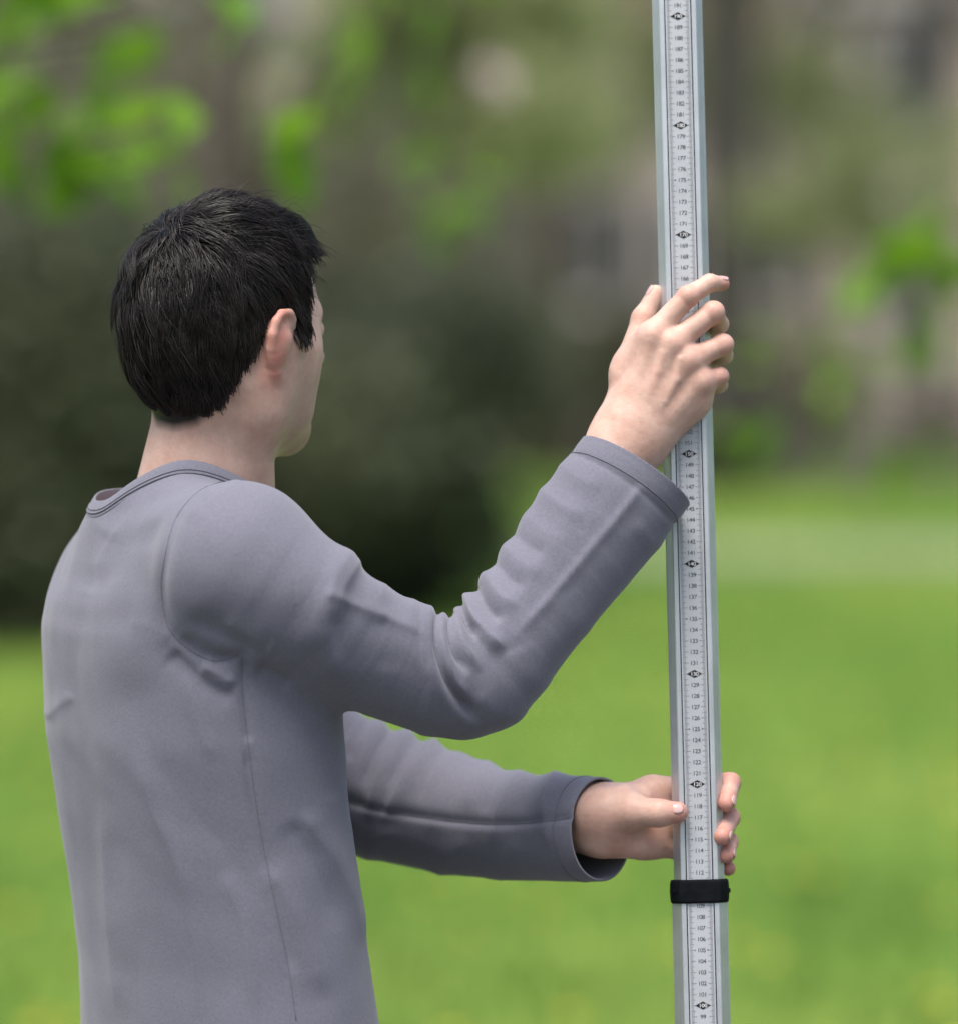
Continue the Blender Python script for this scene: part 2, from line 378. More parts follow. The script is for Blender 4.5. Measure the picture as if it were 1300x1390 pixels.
leafy_tree('young_tree', 'young tree with fresh leaves coming in at the right edge', (2.3, 6.4, 0), (2.2, 6.4, 3.2),
    [(1262, 300, 11.2, 5, .045), (1250, 360, 11.2, 6, .05), (1285, 340, 11.2, 5, .05), (1255, 420, 11.3, 5, .045), (1330, 380, 11.2, 8, .07), (1215, 350, 11.3, 2, .03), (1028, 480, 14.0, 4, .06), (1046, 520, 14.0, 5, .06), (1022, 548, 14.0, 4, .06)], .13, 53, 10)
# magnolia with pale pink blossoms
def petal_mesh():
    V = []; F = []
    for k in range(6):
        a = k*math.pi/3; n0 = len(V)
        for i in range(5):
            t = i/4; r = .25+.55*math.sin(t*1.9)*.8; wv = .33*math.sin(math.pi*(t*.85+.1))
            ca, sa = math.cos(a), math.sin(a); z = t*.95
            for s in (-1, 0, 1): V.append((ca*r*.8-sa*wv*s, sa*r*.8+ca*wv*s, z+(.06 if s else 0)))
        for i in range(4):
            for j in range(2): q = n0+i*3+j; F.append((q, q+1, q+4, q+3))
    return mesh_np('blossom', V, F, True)
BLO = petal_mesh(); BLO.materials.append(m_pink)
mb = gnd(250, 17.5); root = empty('magnolia_tree', mb); tag(root, 'slender magnolia with pale pink blossoms behind the leaves', 'tree')
t = MB(); tb = np.array(mb); c = smooth_curve([tb, tb+np.array([.1, 0, 1.4]), tb+np.array([0, .1, 3.4])], 12); t.tube(c, np.linspace(.055, .02, 12), 10); t.build('trunk', m_bark_brown, root, True)
for (x, y) in [(672, 112), (678, 130), (400, 30), (298, 195), (318, 180), (20, -30), (480, -40), (325, 190), (200, -20), (385, 130)]:
    e = px(x, y, 12.6+random.random()*.5); s = c[6+random.randrange(4)]; cv = smooth_curve([s, s*.4+e*.6-np.array([0, 0, .1]), e], 8); br = MB(); br.tube(cv, np.linspace(.009, .003, 8), 6); br.build('branch', m_bark_brown, root, True)
    o = bpy.data.objects.new('blossom', BLO); col.objects.link(o); o.parent = root; o.matrix_parent_inverse = Matrix.Translation(-Vector(mb)); o.location = e; s_ = .062+.014*random.random(); o.scale = (s_,)*3; o.rotation_euler = (random.random()*.6, random.random()*.6, random.random()*6)
print('setting', round(time.time()-T0, 1))
# ================================================================== STAFF
LEAN = R(5.0); SX0, SKX = 2.25731165e-01, -2.35028885e-02
def staff_pt(s): return np.array([SX0+SKX*s, math.sin(LEAN)*(s-1.44), math.cos(LEAN)*s])
sroot = empty('measuring_staff', staff_pt(0))
tag(sroot, 'long silver telescopic measuring staff with centimetre scale held upright by the man', 'measuring staff')
ax = staff_pt(1)-staff_pt(0); ax /= np.linalg.norm(ax)
sxv = np.array([1, 0, 0.])-ax*ax[0]; sxv /= np.linalg.norm(sxv); syv = np.cross(ax, sxv)     # syv points away from the camera
sroot.rotation_mode = 'QUATERNION'
sroot.rotation_quaternion = Matrix(((sxv[0], syv[0], ax[0]), (sxv[1], syv[1], ax[1]), (sxv[2], syv[2], ax[2]))).to_quaternion()
# local frame: x right, y away, z along the staff
m_alu, n, b = new_mat('anodised_aluminium'); b.inputs['Metallic'].default_value = .75; b.inputs['Roughness'].default_value = .42
c = N(n, 'ShaderNodeTexCoord'); mp = N(n, 'ShaderNodeMapping'); mp.inputs['Scale'].default_value = (900, 900, 3)
n.links.new(c.outputs['Object'], mp.inputs[0]); t = noise(n, 1, 3, vec=mp.outputs[0])
t4 = noise(n, 22, 5, .7); r4 = ramp(n, t4.outputs[0], [(.3, (.86, .86, .86)), (.62, (1, 1, 1))])
r = ramp(n, t.outputs[0], [(.3, (.54, .56, .58)), (.7, (.66, .68, .70))]); mx = N(n, 'ShaderNodeMixRGB', blend_type='MULTIPLY'); mx.inputs[0].default_value = 1
n.links.new(r.outputs[0], mx.inputs[1]); n.links.new(r4.outputs[0], mx.inputs[2]); n.links.new(mx.outputs[0], b.inputs['Base Color'])
rr_ = N(n, 'ShaderNodeMapRange'); rr_.inputs[3].default_value = .36; rr_.inputs[4].default_value = .55; n.links.new(t4.outputs[0], rr_.inputs[0]); n.links.new(rr_.outputs[0], b.inputs['Roughness']); bump(n, b, t.outputs[0], .25, .0002)
m_strip, n, b = new_mat('scale_strip'); b.inputs['Roughness'].default_value = .35
t = noise(n, 14, 6, .72); r = ramp(n, t.outputs[0], [(.3, (.40, .42, .44)), (.46, (.46, .48, .50)), (.7, (.49, .51, .53))]); n.links.new(r.outputs[0], b.inputs['Base Color'])
m_ink = noisy_mat('black_ink', (.010, .010, .012), (.018, .018, .02), 40, .5)
m_ink2 = noisy_mat('grey_ink', (.09, .095, .11), (.13, .135, .15), 60, .5)
m_ink3 = noisy_mat('numeral_ink', (.04, .042, .048), (.065, .068, .076), 60, .5)
m_white = noisy_mat('white_print', (.72, .73, .74), (.8, .8, .8), 40, .5)
m_plastic = noisy_mat('black_plastic', (.005, .006, .008), (.010, .012, .014), 60, .7, .0003, spec=.06)
def profile(half_front, half_wide, depth, groove):
    hf, hw, d = half_front, half_wide, depth/2; ch = .0007; g0, g1 = groove
    # clockwise from front-left, y=-d is the front; channel for the strip and two dark grooves
    return [(-hw, 0), (-hw+.0012, -.0016), (-hf-ch, -d+ch*.6), (-hf, -d), (-g1, -d), (-g1, -d+.0012), (-g0, -d+.0012), (-g0, -d+.0005), (g0, -d+.0005), (g0, -d+.0012), (g1, -d+.0012), (g1, -d), (hf, -d), (hf+ch, -d+ch*.6), (hw-.0012, -.0016), (hw, 0), (hw-.0012, .0016), (hf, d), (-hf, d), (-hw+.0012, .0016)]
def extrude(prof, z0, z1, name, mat, parent, caps=True):
    V = []; F = []; k = len(prof)
    for z in (z0, z1): V += [(x, y, z) for x, y in prof]
    F = [(i, (i+1) % k, k+(i+1) % k, k+i) for i in range(k)]
    if caps: F += [tuple(reversed(range(k))), tuple(range(k, 2*k))]
    return obj(name, mesh_np(name, V, F, False), mat, parent)
G0, G1 = .01140, .01245
JOIN = 1.103
up_p = profile(.0162, .0229, .0225, (G0, G1)); lo_p = profile(.0166, .0252, .0268, (G0+.0004, G1+.0004))
up = extrude(up_p, JOIN-.1, 2.35, 'upper_tube', m_alu, sroot); lo = extrude(lo_p, .012, JOIN-.006, 'lower_tube', m_alu, sroot)
ft = MB(); ft.box((-.027, -.016, 0), (.027, .016, .02)); o = obj('foot_plate', mesh_np('foot_plate', ft.v, ft.f, False), m_plastic, sroot)
def strips(z0, z1, d, tube, gw):
    y = -d/2+.0005
    V = [(-gw+.0001, y-.0002, z0), (gw-.0001, y-.0002, z0), (gw-.0001, y-.0002, z1), (-gw+.0001, y-.0002, z1)]
    o = obj('scale_strip', mesh_np('scale_strip', V, [(0, 1, 2, 3)], False), m_strip, tube)
    g = MB()
    for s in (-1, 1):
        x0, x1 = sorted((s*(gw+.00005), s*(gw+.0010))); yy = -d/2+.0012-.0002
        g.quad((x0, yy, z0), (x1, yy, z0), (x1, yy, z1), (x0, yy, z1))
    obj('groove_line', mesh_np('groove_line', g.v, g.f, False), m_ink, tube)
strips(JOIN+.0098, 2.349, .0225, up, G0); strips(.02, JOIN-.0098, .0268, lo, G0+.0004)
# collar: chamfered hexagonal ring
def collar(z0, z1):
    def ring(e): return [(-.0268-e, 0), (-.0184-e*.6, -.0158-e*.8), (.0184+e*.6, -.0158-e*.8), (.0268+e, 0), (.0184+e*.6, .0158+e*.8), (-.0184-e*.6, .0158+e*.8)]
    inn = [(-.0231, 0), (-.0164, -.0115), (.0164, -.0115), (.0231, 0), (.0164, .0115), (-.0164, .0115)]
    rings = [(inn, z0), (ring(-.0012), z0), (ring(0), z0+.0018), (ring(.0006), (z0+z1)/2), (ring(0), z1-.0018), (ring(-.0012), z1), (inn, z1)]
    V = []; F = []
    for r_, z in rings: V += [(x, y, z) for x, y in r_]
    for j in range(len(rings)-1):
        for k in range(6): F.append((j*6+k, j*6+(k+1) % 6, (j+1)*6+(k+1) % 6, (j+1)*6+k))
    o = obj('collar', mesh_np('collar', V, F, False), m_plastic, sroot)
    bv = o.modifiers.new('b', 'BEVEL'); bv.width = .0012; bv.segments = 2; bv.limit_method = 'ANGLE'; bv.angle_limit = R(25)
    g = MB(); g.tube([(.0268, .002, (z0+z1)/2), (.0282, .002, (z0+z1)/2)], [.0022, .0018], 8); obj('latch_button', mesh_np('latch_button', g.v, g.f, False), m_plastic, o)
    zc = (z0+z1)/2
    g = MB(); g.tube([(-.0232, -.0082, zc), (-.0243, -.0091, zc)], [.0019, .0016], 10); obj('screw', mesh_np('screw', g.v, g.f, False), m_plastic, o)
collar(JOIN-.0108, JOIN+.0108)
# glyphs
def glyph(ch):
    cu = bpy.data.curves.new('g', 'FONT'); cu.body = ch; cu.size = 1; cu.resolution_u = 3; cu.align_x = 'CENTER'
    o = bpy.data.objects.new('g', cu); col.objects.link(o); dg = bpy.context.evaluated_depsgraph_get(); dg.update()
    me = o.evaluated_get(dg).to_mesh(); V = np.array([v.co[:] for v in me.vertices]); F = [tuple(p.vertices) for p in me.polygons]
    bpy.data.objects.remove(o); return V, F
GL = {c: glyph(c) for c in '0123456789'}
def write(mb, txt, z, y, hgt=.0037, adv=.0026, sx=1.15):
    k = len(txt)
    for i, ch in enumerate(txt):
        V, F = GL[ch]; n0 = len(mb.v); s = hgt/.7
        mb.v += [((i-(k-1)/2)*adv+v[0]*s*sx, y, z+(v[1]-.35)*s) for v in V]; mb.f += [tuple(n0+j for j in f) for f in F]
for tube, c0, c1, d, gw in ((up, 113, 234, .0225, G0), (lo, 3, 109, .0268, G0+.0004)):
    yb = -d/2+.0005-.0002; num = MB(); tick = MB(); cm = MB()
    for mm in range(c0*10-(15 if c0 == 113 else 5), c1*10+5):
        z = mm/1000
        if mm % 10 == 0: L, th = .0052, .00017
        elif mm % 5 == 0: L, th = .0040, .00015
        else: L, th = .0026, .00011
        tgt = cm if mm % 10 == 0 else tick
        for s in (-1, 1):
            if mm % 10 == 0 and mm % 50 == 0 and s: L = .0036
            x0, x1 = sorted((s*(gw-.0012), s*(gw-.0012-L))); y = yb-.0002
            tgt.quad((x0, y, z-th), (x1, y, z-th), (x1, y, z+th), (x0, y, z+th))
    for c in list(range(c0, c1+1)) + ([112] if c0 == 113 else []):
        z = c/100
        if c % 10 == 0:
            q = MB(); w2, h2 = .0071, .0037; y = yb-.0002
            q.v = [(-w2, y, z), (0, y, z-h2), (w2, y, z), (0, y, z+h2)]; q.f = [(0, 1, 2, 3)]
            do = obj('diamond_mark', mesh_np('diamond_mark', q.v, q.f, False), m_ink, tube)
        else:
            write(num, str(c), z, yb-.0002)
            if c % 5 == 0:
                for s in (-1, 1):
                    n0 = len(num.v); y = yb-.0002; xa = s*.0062
                    num.v += [(xa-s*.0008, y, z+.0007), (xa+s*.0009, y, z), (xa-s*.0008, y, z-.0007)]; num.f.append((n0, n0+1, n0+2) if s < 0 else (n0, n0+2, n0+1))
    wn = MB()
    for c in range(c0, c1+1):
        if c % 10 == 0: write(wn, str(c), c/100, yb-.0004, .0034, .0025, 1.15)
    obj('numerals', mesh_np('numerals', num.v, num.f, False), m_ink3, tube)
    obj('diamond_numerals', mesh_np('diamond_numerals', wn.v, wn.f, False), m_white, tube)
    obj('centimetre_ticks', mesh_np('centimetre_ticks', cm.v, cm.f, False), m_ink2, tube)
    obj('millimetre_ticks', mesh_np('millimetre_ticks', tick.v, tick.f, False), m_ink2, tube)
print('staff', round(time.time()-T0, 1))

# ================================================================== PERSON
# ---- implicit-surface tools
f32 = np.float32
def V3(*a): return np.array(a, f32)
def rc(P, a, b, ra, rb):
    a = np.asarray(a, f32); ba = np.asarray(b, f32)-a; q = P-a
    h = np.clip((q@ba)/max(float(ba@ba), 1e-9), 0, 1)
    q = q-h[:, None]*ba
    return np.sqrt(np.einsum('ij,ij->i', q, q))-(ra+(rb-ra)*h)
def rcf(P, a, b, ra, rb, nrm, flat):
    """round cone, flattened along nrm"""
    a = np.asarray(a, f32); ba = np.asarray(b, f32)-a; q = P-a
    h = np.clip((q@ba)/max(float(ba@ba), 1e-9), 0, 1); q = q-h[:, None]*ba
    nv = np.asarray(nrm, f32); c = q@nv; q = q+(c*(1/flat-1))[:, None]*nv
    return (np.sqrt(np.einsum('ij,ij->i', q, q))-(ra+(rb-ra)*h))*(flat if flat < 1 else 1)
def ell(P, c, ax, r):
    """ax rows = axes"""
    q = ((P-np.asarray(c, f32))@np.asarray(ax, f32).T)/np.asarray(r, f32)
    k = np.sqrt(np.einsum('ij,ij->i', q, q)); q2 = q/np.asarray(r, f32); k2 = np.sqrt(np.einsum('ij,ij->i', q2, q2))+1e-9
    return k*(k-1)/k2
def smin(a, b, k):
    h = np.maximum(k-np.abs(a-b), 0)/k
    return np.minimum(a, b)-h*h*k*.25
def smax(a, b, k): return -smin(-a, -b, k)
def nets(f, lo, hi, h, B=8, marg=1.8):
    lo = np.asarray(lo, float); hi = np.asarray(hi, float)
    nblk = np.ceil((hi-lo)/(h*B)).astype(int)+1; n = nblk*B
    g = [lo[i]+(np.arange(nblk[i])*B+(B-1)/2)*h for i in range(3)]
    CC = np.stack(np.meshgrid(*g, indexing='ij'), -1).reshape(-1, 3).astype(f32)
    dc = np.concatenate([f(CC[i:i+200000]) for i in range(0, len(CC), 200000)])
    act = np.abs(dc) < h*B*.87*marg
    D = np.where(dc < 0, -1., 1.).astype(f32).reshape(nblk)
    D = np.repeat(np.repeat(np.repeat(D, B, 0), B, 1), B, 2)
    D4 = D.reshape(nblk[0], B, nblk[1], B, nblk[2], B)
    off = np.stack(np.meshgrid(*[(np.arange(B)-(B-1)/2)*h]*3, indexing='ij'), -1).reshape(-1, 3).astype(f32)
    ia = np.nonzero(act)[0]
    for s in range(0, len(ia), 400):
        ii = ia[s:s+400]; PP = (CC[ii][:, None, :]+off[None]).reshape(-1, 3)
        d = f(PP).reshape(-1, B, B, B); bx, by, bz = np.unravel_index(ii, nblk)
        D4[bx, :, by, :, bz, :] = d
    S = D < 0
    # cells with mixed corners
    cnt = np.zeros(n-1, np.int8)
    for i in (0, 1):
        for j in (0, 1):
            for k in (0, 1): cnt += S[i:n[0]-1+i, j:n[1]-1+j, k:n[2]-1+k]
    cell = (cnt > 0) & (cnt < 8); ci = np.argwhere(cell); vid = np.full(n-1, -1, np.int32); vid[cell] = np.arange(len(ci))
    acc = np.zeros((len(ci), 3)); w = np.zeros(len(ci))
    cor = [np.array(c) for c in ((0, 0, 0), (1, 0, 0), (0, 1, 0), (1, 1, 0), (0, 0, 1), (1, 0, 1), (0, 1, 1), (1, 1, 1))]
    dv = [D[ci[:, 0]+c[0], ci[:, 1]+c[1], ci[:, 2]+c[2]] for c in cor]
    for a, b_ in ((0, 1), (2, 3), (4, 5), (6, 7), (0, 2), (1, 3), (4, 6), (5, 7), (0, 4), (1, 5), (2, 6), (3, 7)):
        m = (dv[a] < 0) != (dv[b_] < 0); t = np.where(m, dv[a]/np.where(m, dv[a]-dv[b_], 1), 0)
        acc += m[:, None]*(cor[a]+t[:, None]*(cor[b_]-cor[a])); w += m
    Vv = lo+(ci+acc/w[:, None])*h
    faces = []
    for axn in range(3):
        u, v = (axn+1) % 3, (axn+2) % 3
        sl0 = [slice(None)]*3; sl1 = [slice(None)]*3; sl0[axn] = slice(0, -1); sl1[axn] = slice(1, None)
        s0, s1 = S[tuple(sl0)], S[tuple(sl1)]; e = np.argwhere(s0 != s1)
        e = e[(e[:, u] > 0) & (e[:, v] > 0) & (e[:, u] < n[u]-1) & (e[:, v] < n[v]-1)]
        q = []
        for du, dv_ in ((1, 1), (0, 1), (0, 0), (1, 0)):
            p = e.copy(); p[:, u] -= du; p[:, v] -= dv_; q.append(vid[p[:, 0], p[:, 1], p[:, 2]])
        q = np.stack(q, 1); flip = ~s0[e[:, 0], e[:, 1], e[:, 2]]
        q[flip] = q[flip][:, ::-1]; faces.append(q)
    Fq = np.concatenate(faces); Fq = Fq[(Fq >= 0).all(1)]
    Vv = Vv.astype(f32)
    for it in range(2):
        d, g_ = grad(f, Vv, h*.5); Vv = Vv-np.clip(d, -h, h)[:, None]*g_
    return Vv, Fq
def grad(f, V, e):
    e = f32(max(e, 4e-4)); g_ = np.stack([f(V+V3(e, 0, 0))-f(V-V3(e, 0, 0)), f(V+V3(0, e, 0))-f(V-V3(0, e, 0)), f(V+V3(0, 0, e))-f(V-V3(0, 0, e))], 1)/(2*e)
    L = np.sqrt((g_*g_).sum(1))+1e-9
    return f(V)/np.maximum(L, .3), g_/L[:, None]
def vnormals(V, F):
    a = V[F[:, 2]]-V[F[:, 0]]; b_ = V[F[:, 3]]-V[F[:, 1]]; nn = np.cross(a, b_); o = np.zeros_like(V)
    for k in range(4): np.add.at(o, F[:, k], nn)
    return o/(np.linalg.norm(o, axis=1)[:, None]+1e-12)

PX = lambda x, y, d: px(x, y, d).astype(f32)
# ---- directions
PHI = R(27); FW = V3(math.cos(PHI), math.sin(PHI), 0); RT = V3(math.sin(PHI), -math.cos(PHI), 0); UP = V3(0, 0, 1)
PHH = R(44.5); HF = V3(math.cos(PHH), math.sin(PHH), 0); HR = V3(math.sin(PHH), -math.cos(PHH), 0)
HAX = np.stack([HR, HF, UP])
HC = PX(301, 426, 0.0)
def hp(r, f, z): return HC+HR*f32(r)+HF*f32(f)+UP*f32(z)

# ---- head
def sd_skull(P):
    d = ell(P, HC, HAX, (.076, .0965, .100))
    d = smin(d, ell(P, hp(0, -.004, -.028), HAX, (.066, .070, .058)), .03)          # occiput and base
    d = smin(d, ell(P, hp(0, .036, -.050), HAX, (.060, .054, .074)), .03)          # face mass
    for s in (-1, 1):
        d = smin(d, rc(P, hp(s*.049, .004, -.080), hp(s*.016, .070, -.106), .0185, .017), .025)   # jaw
        d = smin(d, rc(P, hp(s*.057, .012, -.03), hp(s*.052, .006, -.085), .016, .015), .03)
        d = smin(d, rc(P, hp(s*.046, .046, -.036), hp(s*.040, .046, -.085), .017, .0155), .025)                 # cheekbone
        d = smin(d, rc(P, hp(s*.012, .089, .004), hp(s*.044, .072, .002), .007, .006), .012)       # brow
    d = smin(d, rc(P, hp(0, .078, -.108), hp(0, .079, -.113), .014, .014), .02)    # chin
    return d
ear_pts = [(.073, .012, -.020), (.083, .014, -.006), (.090, .006, .003), (.0935, -.008, .003), (.0945, -.017, -.006), (.093, -.020, -.022), (.088, -.016, -.038), (.084, -.010, -.050), (.078, -.003, -.060), (.073, .004, -.057)]
ear_pts = [(.076+(a-.078)*.86, -.003+(b_+.003)*.92, -.029+(c+.029)*.92) for a, b_, c in ear_pts]
ear_c = smooth_curve(ear_pts, 22)
def sd_ear(Pall, s):
    c0 = hp(s*.085, -.004, -.028); w_ = np.nonzero((np.abs(Pall-c0) < .075).all(1))[0]; out_ = np.full(len(Pall), .04, f32)
    if len(w_): out_[w_] = np.minimum(.04, sd_ear0(Pall[w_], s))
    return out_
def sd_ear0(P, s):
    d = None
    for i in range(len(ear_c)-1):
        r0 = .0036+.0012*(i > 13)+.0016*(i > 16)
        q = rc(P, hp(s*ear_c[i][0], *ear_c[i][1:]), hp(s*ear_c[i+1][0], *ear_c[i+1][1:]), r0, r0)
        d = q if d is None else np.minimum(d, q)
    cn = hp(s*.079, -.002, -.022)
    for i in range(3, len(ear_c)-2, 2):          # the shell between rim and head
        e = hp(s*(ear_c[i][0]-.001), *ear_c[i][1:]); mid = cn*.5+e*.5-HR*f32(s*.001)
        d = smin(d, rc(P, cn, mid, .008, .0045), .006); d = smin(d, rc(P, mid, e, .0045, .0028), .005)
    d = smin(d, ell(P, hp(s*.083, -.007, -.026), HAX, (.009, .011, .019)), .008)
    return d
NB, NT = PX(266, 712, .005), PX(298, 530, .008)
def sd_neck(P):
    d = rcf(P, NB, NT, .064, .0545, HR, .94)
    a0 = PX(262, 720, 0); 
    d = smin(d, rc(P, PX(270, 715, .01), PX(316, 768, -.10), .034, .030), .03)
    d = smin(d, rc(P, PX(264, 715, .02), PX(190, 772, .10), .034, .030), .03)
    for s in (-1, 1): d = smin(d, rc(P, hp(s*.056, -.012, -.058), NB+FW*.055+RT*f32(s*.02), .0165, .014), .012)   # neck muscle
    return d
def sd_head(P):
    d = sd_skull(P)
    d = smin(d, rc(P, hp(0, .094, -.006), hp(0, .113, -.040), .0065, .0105), .012)       # nose
    for s in (-1, 1):
        d = smin(d, rc(P, hp(s*.010, .102, -.044), hp(s*.011, .100, -.045), .0065, .006), .006)
        d = smax(d, -ell(P, hp(s*.031, .099, -.014), HAX, (.015, .010, .009)), .012)
        d = smin(d, ell(P, hp(s*.031, .082, -.014), HAX, (.012, .012, .011)), .003)
    d = smin(d, rc(P, hp(-.014, .094, -.070), hp(.014, .094, -.070), .0055, .0055), .008)
    d = smin(d, rc(P, hp(-.012, .093, -.080), hp(.012, .093, -.080), .006, .006), .008)
    d = smax(d, -rc(P, hp(-.020, .101, -.0745), hp(.020, .101, -.0745), .002, .002), .004)
    d = smin(d, sd_neck(P), .022)
    for s in (1, -1): d = smin(d, sd_ear(P, s), .005)
    return d
# ---- hands (joints in photo pixels + depth)
def chain(P, pts, rad, k=.004):
    d = None
    for i in range(len(pts)-1):
        q = rc(P, pts[i], pts[i+1], rad[i], rad[i+1]); d = q if d is None else smin(d, q, k)
    return d
YR = .012                                             # staff axis depth at the upper hand
def rp(x, y, d): return PX(x, y, YR+d)
RW = rp(850, 596, -.030)
R_mcp = [rp(884, 456, -.029), rp(911, 467, -.0315), rp(933, 489, -.0305), rp(949, 518, -.0275)]
R_car = [rp(845, 585, -.024), rp(855, 583, -.030), rp(866, 588, -.031), rp(877, 596, -.027)]
R_fing = [
 ([R_mcp[0], rp(933, 402, -.0265), rp(963, 384, -.019), rp(980, 385, -.009)], [.0112, .0092, .0080, .0066]),
 ([R_mcp[1], rp(967, 424, -.023), rp(976, 440, .004), rp(958, 449, .020)], [.0112, .0098, .0082, .0068]),
 ([R_mcp[2], rp(980, 468, -.021), rp(982, 482, .004), rp(962, 489, .021)], [.0108, .0094, .0080, .0068]),
 ([R_mcp[3], rp(975, 511, -.019), rp(976, 522, .003), rp(960, 527, .018)], [.0098, .0082, .0072, .0062])]
R_thumb = ([rp(842, 572, -.016), rp(853, 492, -.008), rp(872, 432, .003), rp(890, 398, .010)], [.0145, .0122, .0095, .0078])
def sd_rhand(P):
    palm = None
    for a, b_, r0, r1 in zip(R_car, R_mcp, (.0135, .014, .014, .0135), (.0118, .0120, .0118, .0112)):
        q = rc(P, a, b_, r0, r1); palm = q if palm is None else smin(palm, q, .014)
    for i in range(3): palm = smin(palm, rc(P, R_mcp[i]*.93+R_car[i]*.07+V3(0, .004, 0), R_mcp[i+1]*.93+R_car[i+1]*.07+V3(0, .004, 0), .0098, .0095), .012)
    palm = smin(palm, rc(P, rp(880, 598, -.022), rp(944, 546, -.020), .0145, .0135), .016)     # heel of the hand
    palm = smin(palm, rcf(P, RW, rp(866, 560, -.027), .0265, .025, V3(0, 1, 0), .72), .02)
    palm = smin(palm, rcf(P, PX(795, 690, -.045), RW, .033, .0265, V3(0, 1, 0), .85), .02)
    for i in range(4):                                   # tendons and knuckle heads
        palm = smin(palm, rc(P, R_car[i]*.6+R_mcp[i]*.4+V3(0, -.0115, 0), R_mcp[i]+V3(0, -.0085, 0), .0022, .0030), .010)
        palm = smin(palm, rc(P, R_mcp[i]+V3(0, -.0045, 0), R_mcp[i]+V3(0, -.0035, .0), .0085, .0085), .008)
    for vn in ([(868, 575), (880, 540), (893, 505), (899, 480)], [(884, 580), (900, 545), (918, 515), (923, 488)], [(880, 540), (900, 545)]):
        c_ = [rp(x, y, -.0448) for x, y in vn]
        for i in range(len(c_)-1): palm = smin(palm, rc(P, c_[i], c_[i+1], .0011, .0010), .0045)
    d = smin(palm, chain(P, *R_thumb, k=.006), .014)
    d = smin(d, rc(P, rp(846, 505, -.016), rp(872, 470, -.022), .011, .010), .014)             # web
    for pts, rad in R_fing:
        q = chain(P, pts, rad, .003); e = pts[1]
        q = smin(q, rc(P, e+V3(.001, -.002, .0005), e, rad[1]*.97, rad[1]), .003)
        d = smin(d, smin(palm, q, .009), .0016)
    return d
YL = -.023
def lp(x, y, d): return PX(x, y, YL+d)
LW = lp(806, 1111, .024)
L_mcp = [lp(884, 1074, .020), lp(894, 1097, .023), lp(894, 1121, .023), lp(888, 1145, .018)]
L_car = [lp(815, 1093, .023), lp(817, 1106, .027), lp(817, 1119, .028), lp(814, 1131, .025)]
L_fing = [
 ([L_mcp[0], lp(942, 1064, .023), lp(991, 1063, .014), lp(986, 1091, -.006)], [.0110, .0098, .0092, .0078]),
 ([L_mcp[1], lp(950, 1098, .024), lp(990, 1110, .014), lp(980, 1136, -.012)], [.0112, .0100, .0092, .0080]),
 ([L_mcp[2], lp(948, 1132, .023), lp(988, 1143, .013), lp(986, 1161, -.004)], [.0108, .0096, .0088, .0076]),
 ([L_mcp[3], lp(934, 1160, .022), lp(968, 1170, .020), lp(988, 1179, .007)], [.0096, .0084, .0076, .0068])]
L_thumb = ([lp(818, 1102, .004), lp(858, 1102, -.012), lp(893, 1104, -.023), lp(919, 1103, -.0215)], [.0185, .0150, .0112, .0098])
def sd_lhand(P):
    palm = None
    for a, b_, r0, r1 in zip(L_car, L_mcp, (.0135, .0135, .0135, .013), (.0120, .0120, .0115, .0105)):
        q = rc(P, a, b_, r0, r1); palm = q if palm is None else smin(palm, q, .014)
    for i in range(3): palm = smin(palm, rc(P, L_mcp[i], L_mcp[i+1], .0100, .0098), .012)
    palm = smin(palm, rc(P, lp(820, 1140, .010), lp(868, 1147, .012), .0150, .0115), .014)
    palm = smin(palm, rcf(P, PX(735, 1118, .046), LW, .031, .0265, V3(0, 1, 0), .85), .02)
    palm = smin(palm, rc(P, LW, lp(835, 1112, .014), .0235, .019), .018)
    q = chain(P, *L_thumb, k=.008)
    palm = smin(palm, ell(P, lp(828, 1103, -.002), np.stack([V3(1, 0, 0), V3(0, 1, 0), V3(0, 0, 1)]), (.030, .016, .022)), .014)
    d = smin(palm, q, .010)
    d = smin(d, rc(P, lp(848, 1082, .006), lp(866, 1086, .010), .0105, .009), .010)
    for pts, rad in L_fing:
        q = chain(P, pts, rad, .003)
        d = smin(d, smin(palm, q, .009), .0014)
    return d
# ---- shirt and trunk
TS = [(655, 250, 70), (680, 248, 112), (720, 255, 135), (760, 254, 160), (800, 254, 182), (850, 256, 196), (900, 257, 198), (1000, 262, 200), (1100, 273, 196), (1200, 288, 193), (1300, 302, 194), (1400, 312, 200), (1500, 316, 207), (1620, 318, 212)]
_tz = []; 
for (y, c, h_) in TS:
    p = px(c, y, 0.0); p2 = px(c+h_, y, 0.0); _tz.append((p[2], p[0], (p2[0]-p[0])))
_tz = np.array(_tz[::-1]); RATIO = .62
KH = math.sqrt(math.sin(PHI)**2+(RATIO*math.cos(PHI))**2)
zz = np.linspace(_tz[0, 0], _tz[-1, 0], 160)
def csp(x, y, q):          # smooth interpolation with a little blur
    v = np.interp(q, x, y); k = np.hanning(9); k /= k.sum(); return np.convolve(np.pad(v, 4, 'edge'), k, 'valid')
cxs = csp(_tz[:, 0], _tz[:, 1], zz); hs = csp(_tz[:, 0], _tz[:, 2], zz)
def sd_trunk(P, infl=0.0):
    z = np.clip(P[:, 2], zz[0], zz[-1]); cx = np.interp(z, zz, cxs).astype(f32); a = (np.interp(z, zz, hs)/KH).astype(f32)+f32(infl); b_ = a*f32(RATIO)
    q0 = P[:, 0]-cx; q1 = P[:, 1]
    u = (q0*RT[0]+q1*RT[1])/a; v = (q0*FW[0]+q1*FW[1])/b_
    r_ = (np.abs(u)**2.3+np.abs(v)**2.3+1e-9)**(1/2.3)
    d = (r_-1)*b_
    return smax(d, np.maximum(P[:, 2]-f32(_tz[-1, 0]), f32(_tz[0, 0])-P[:, 2]), .03)
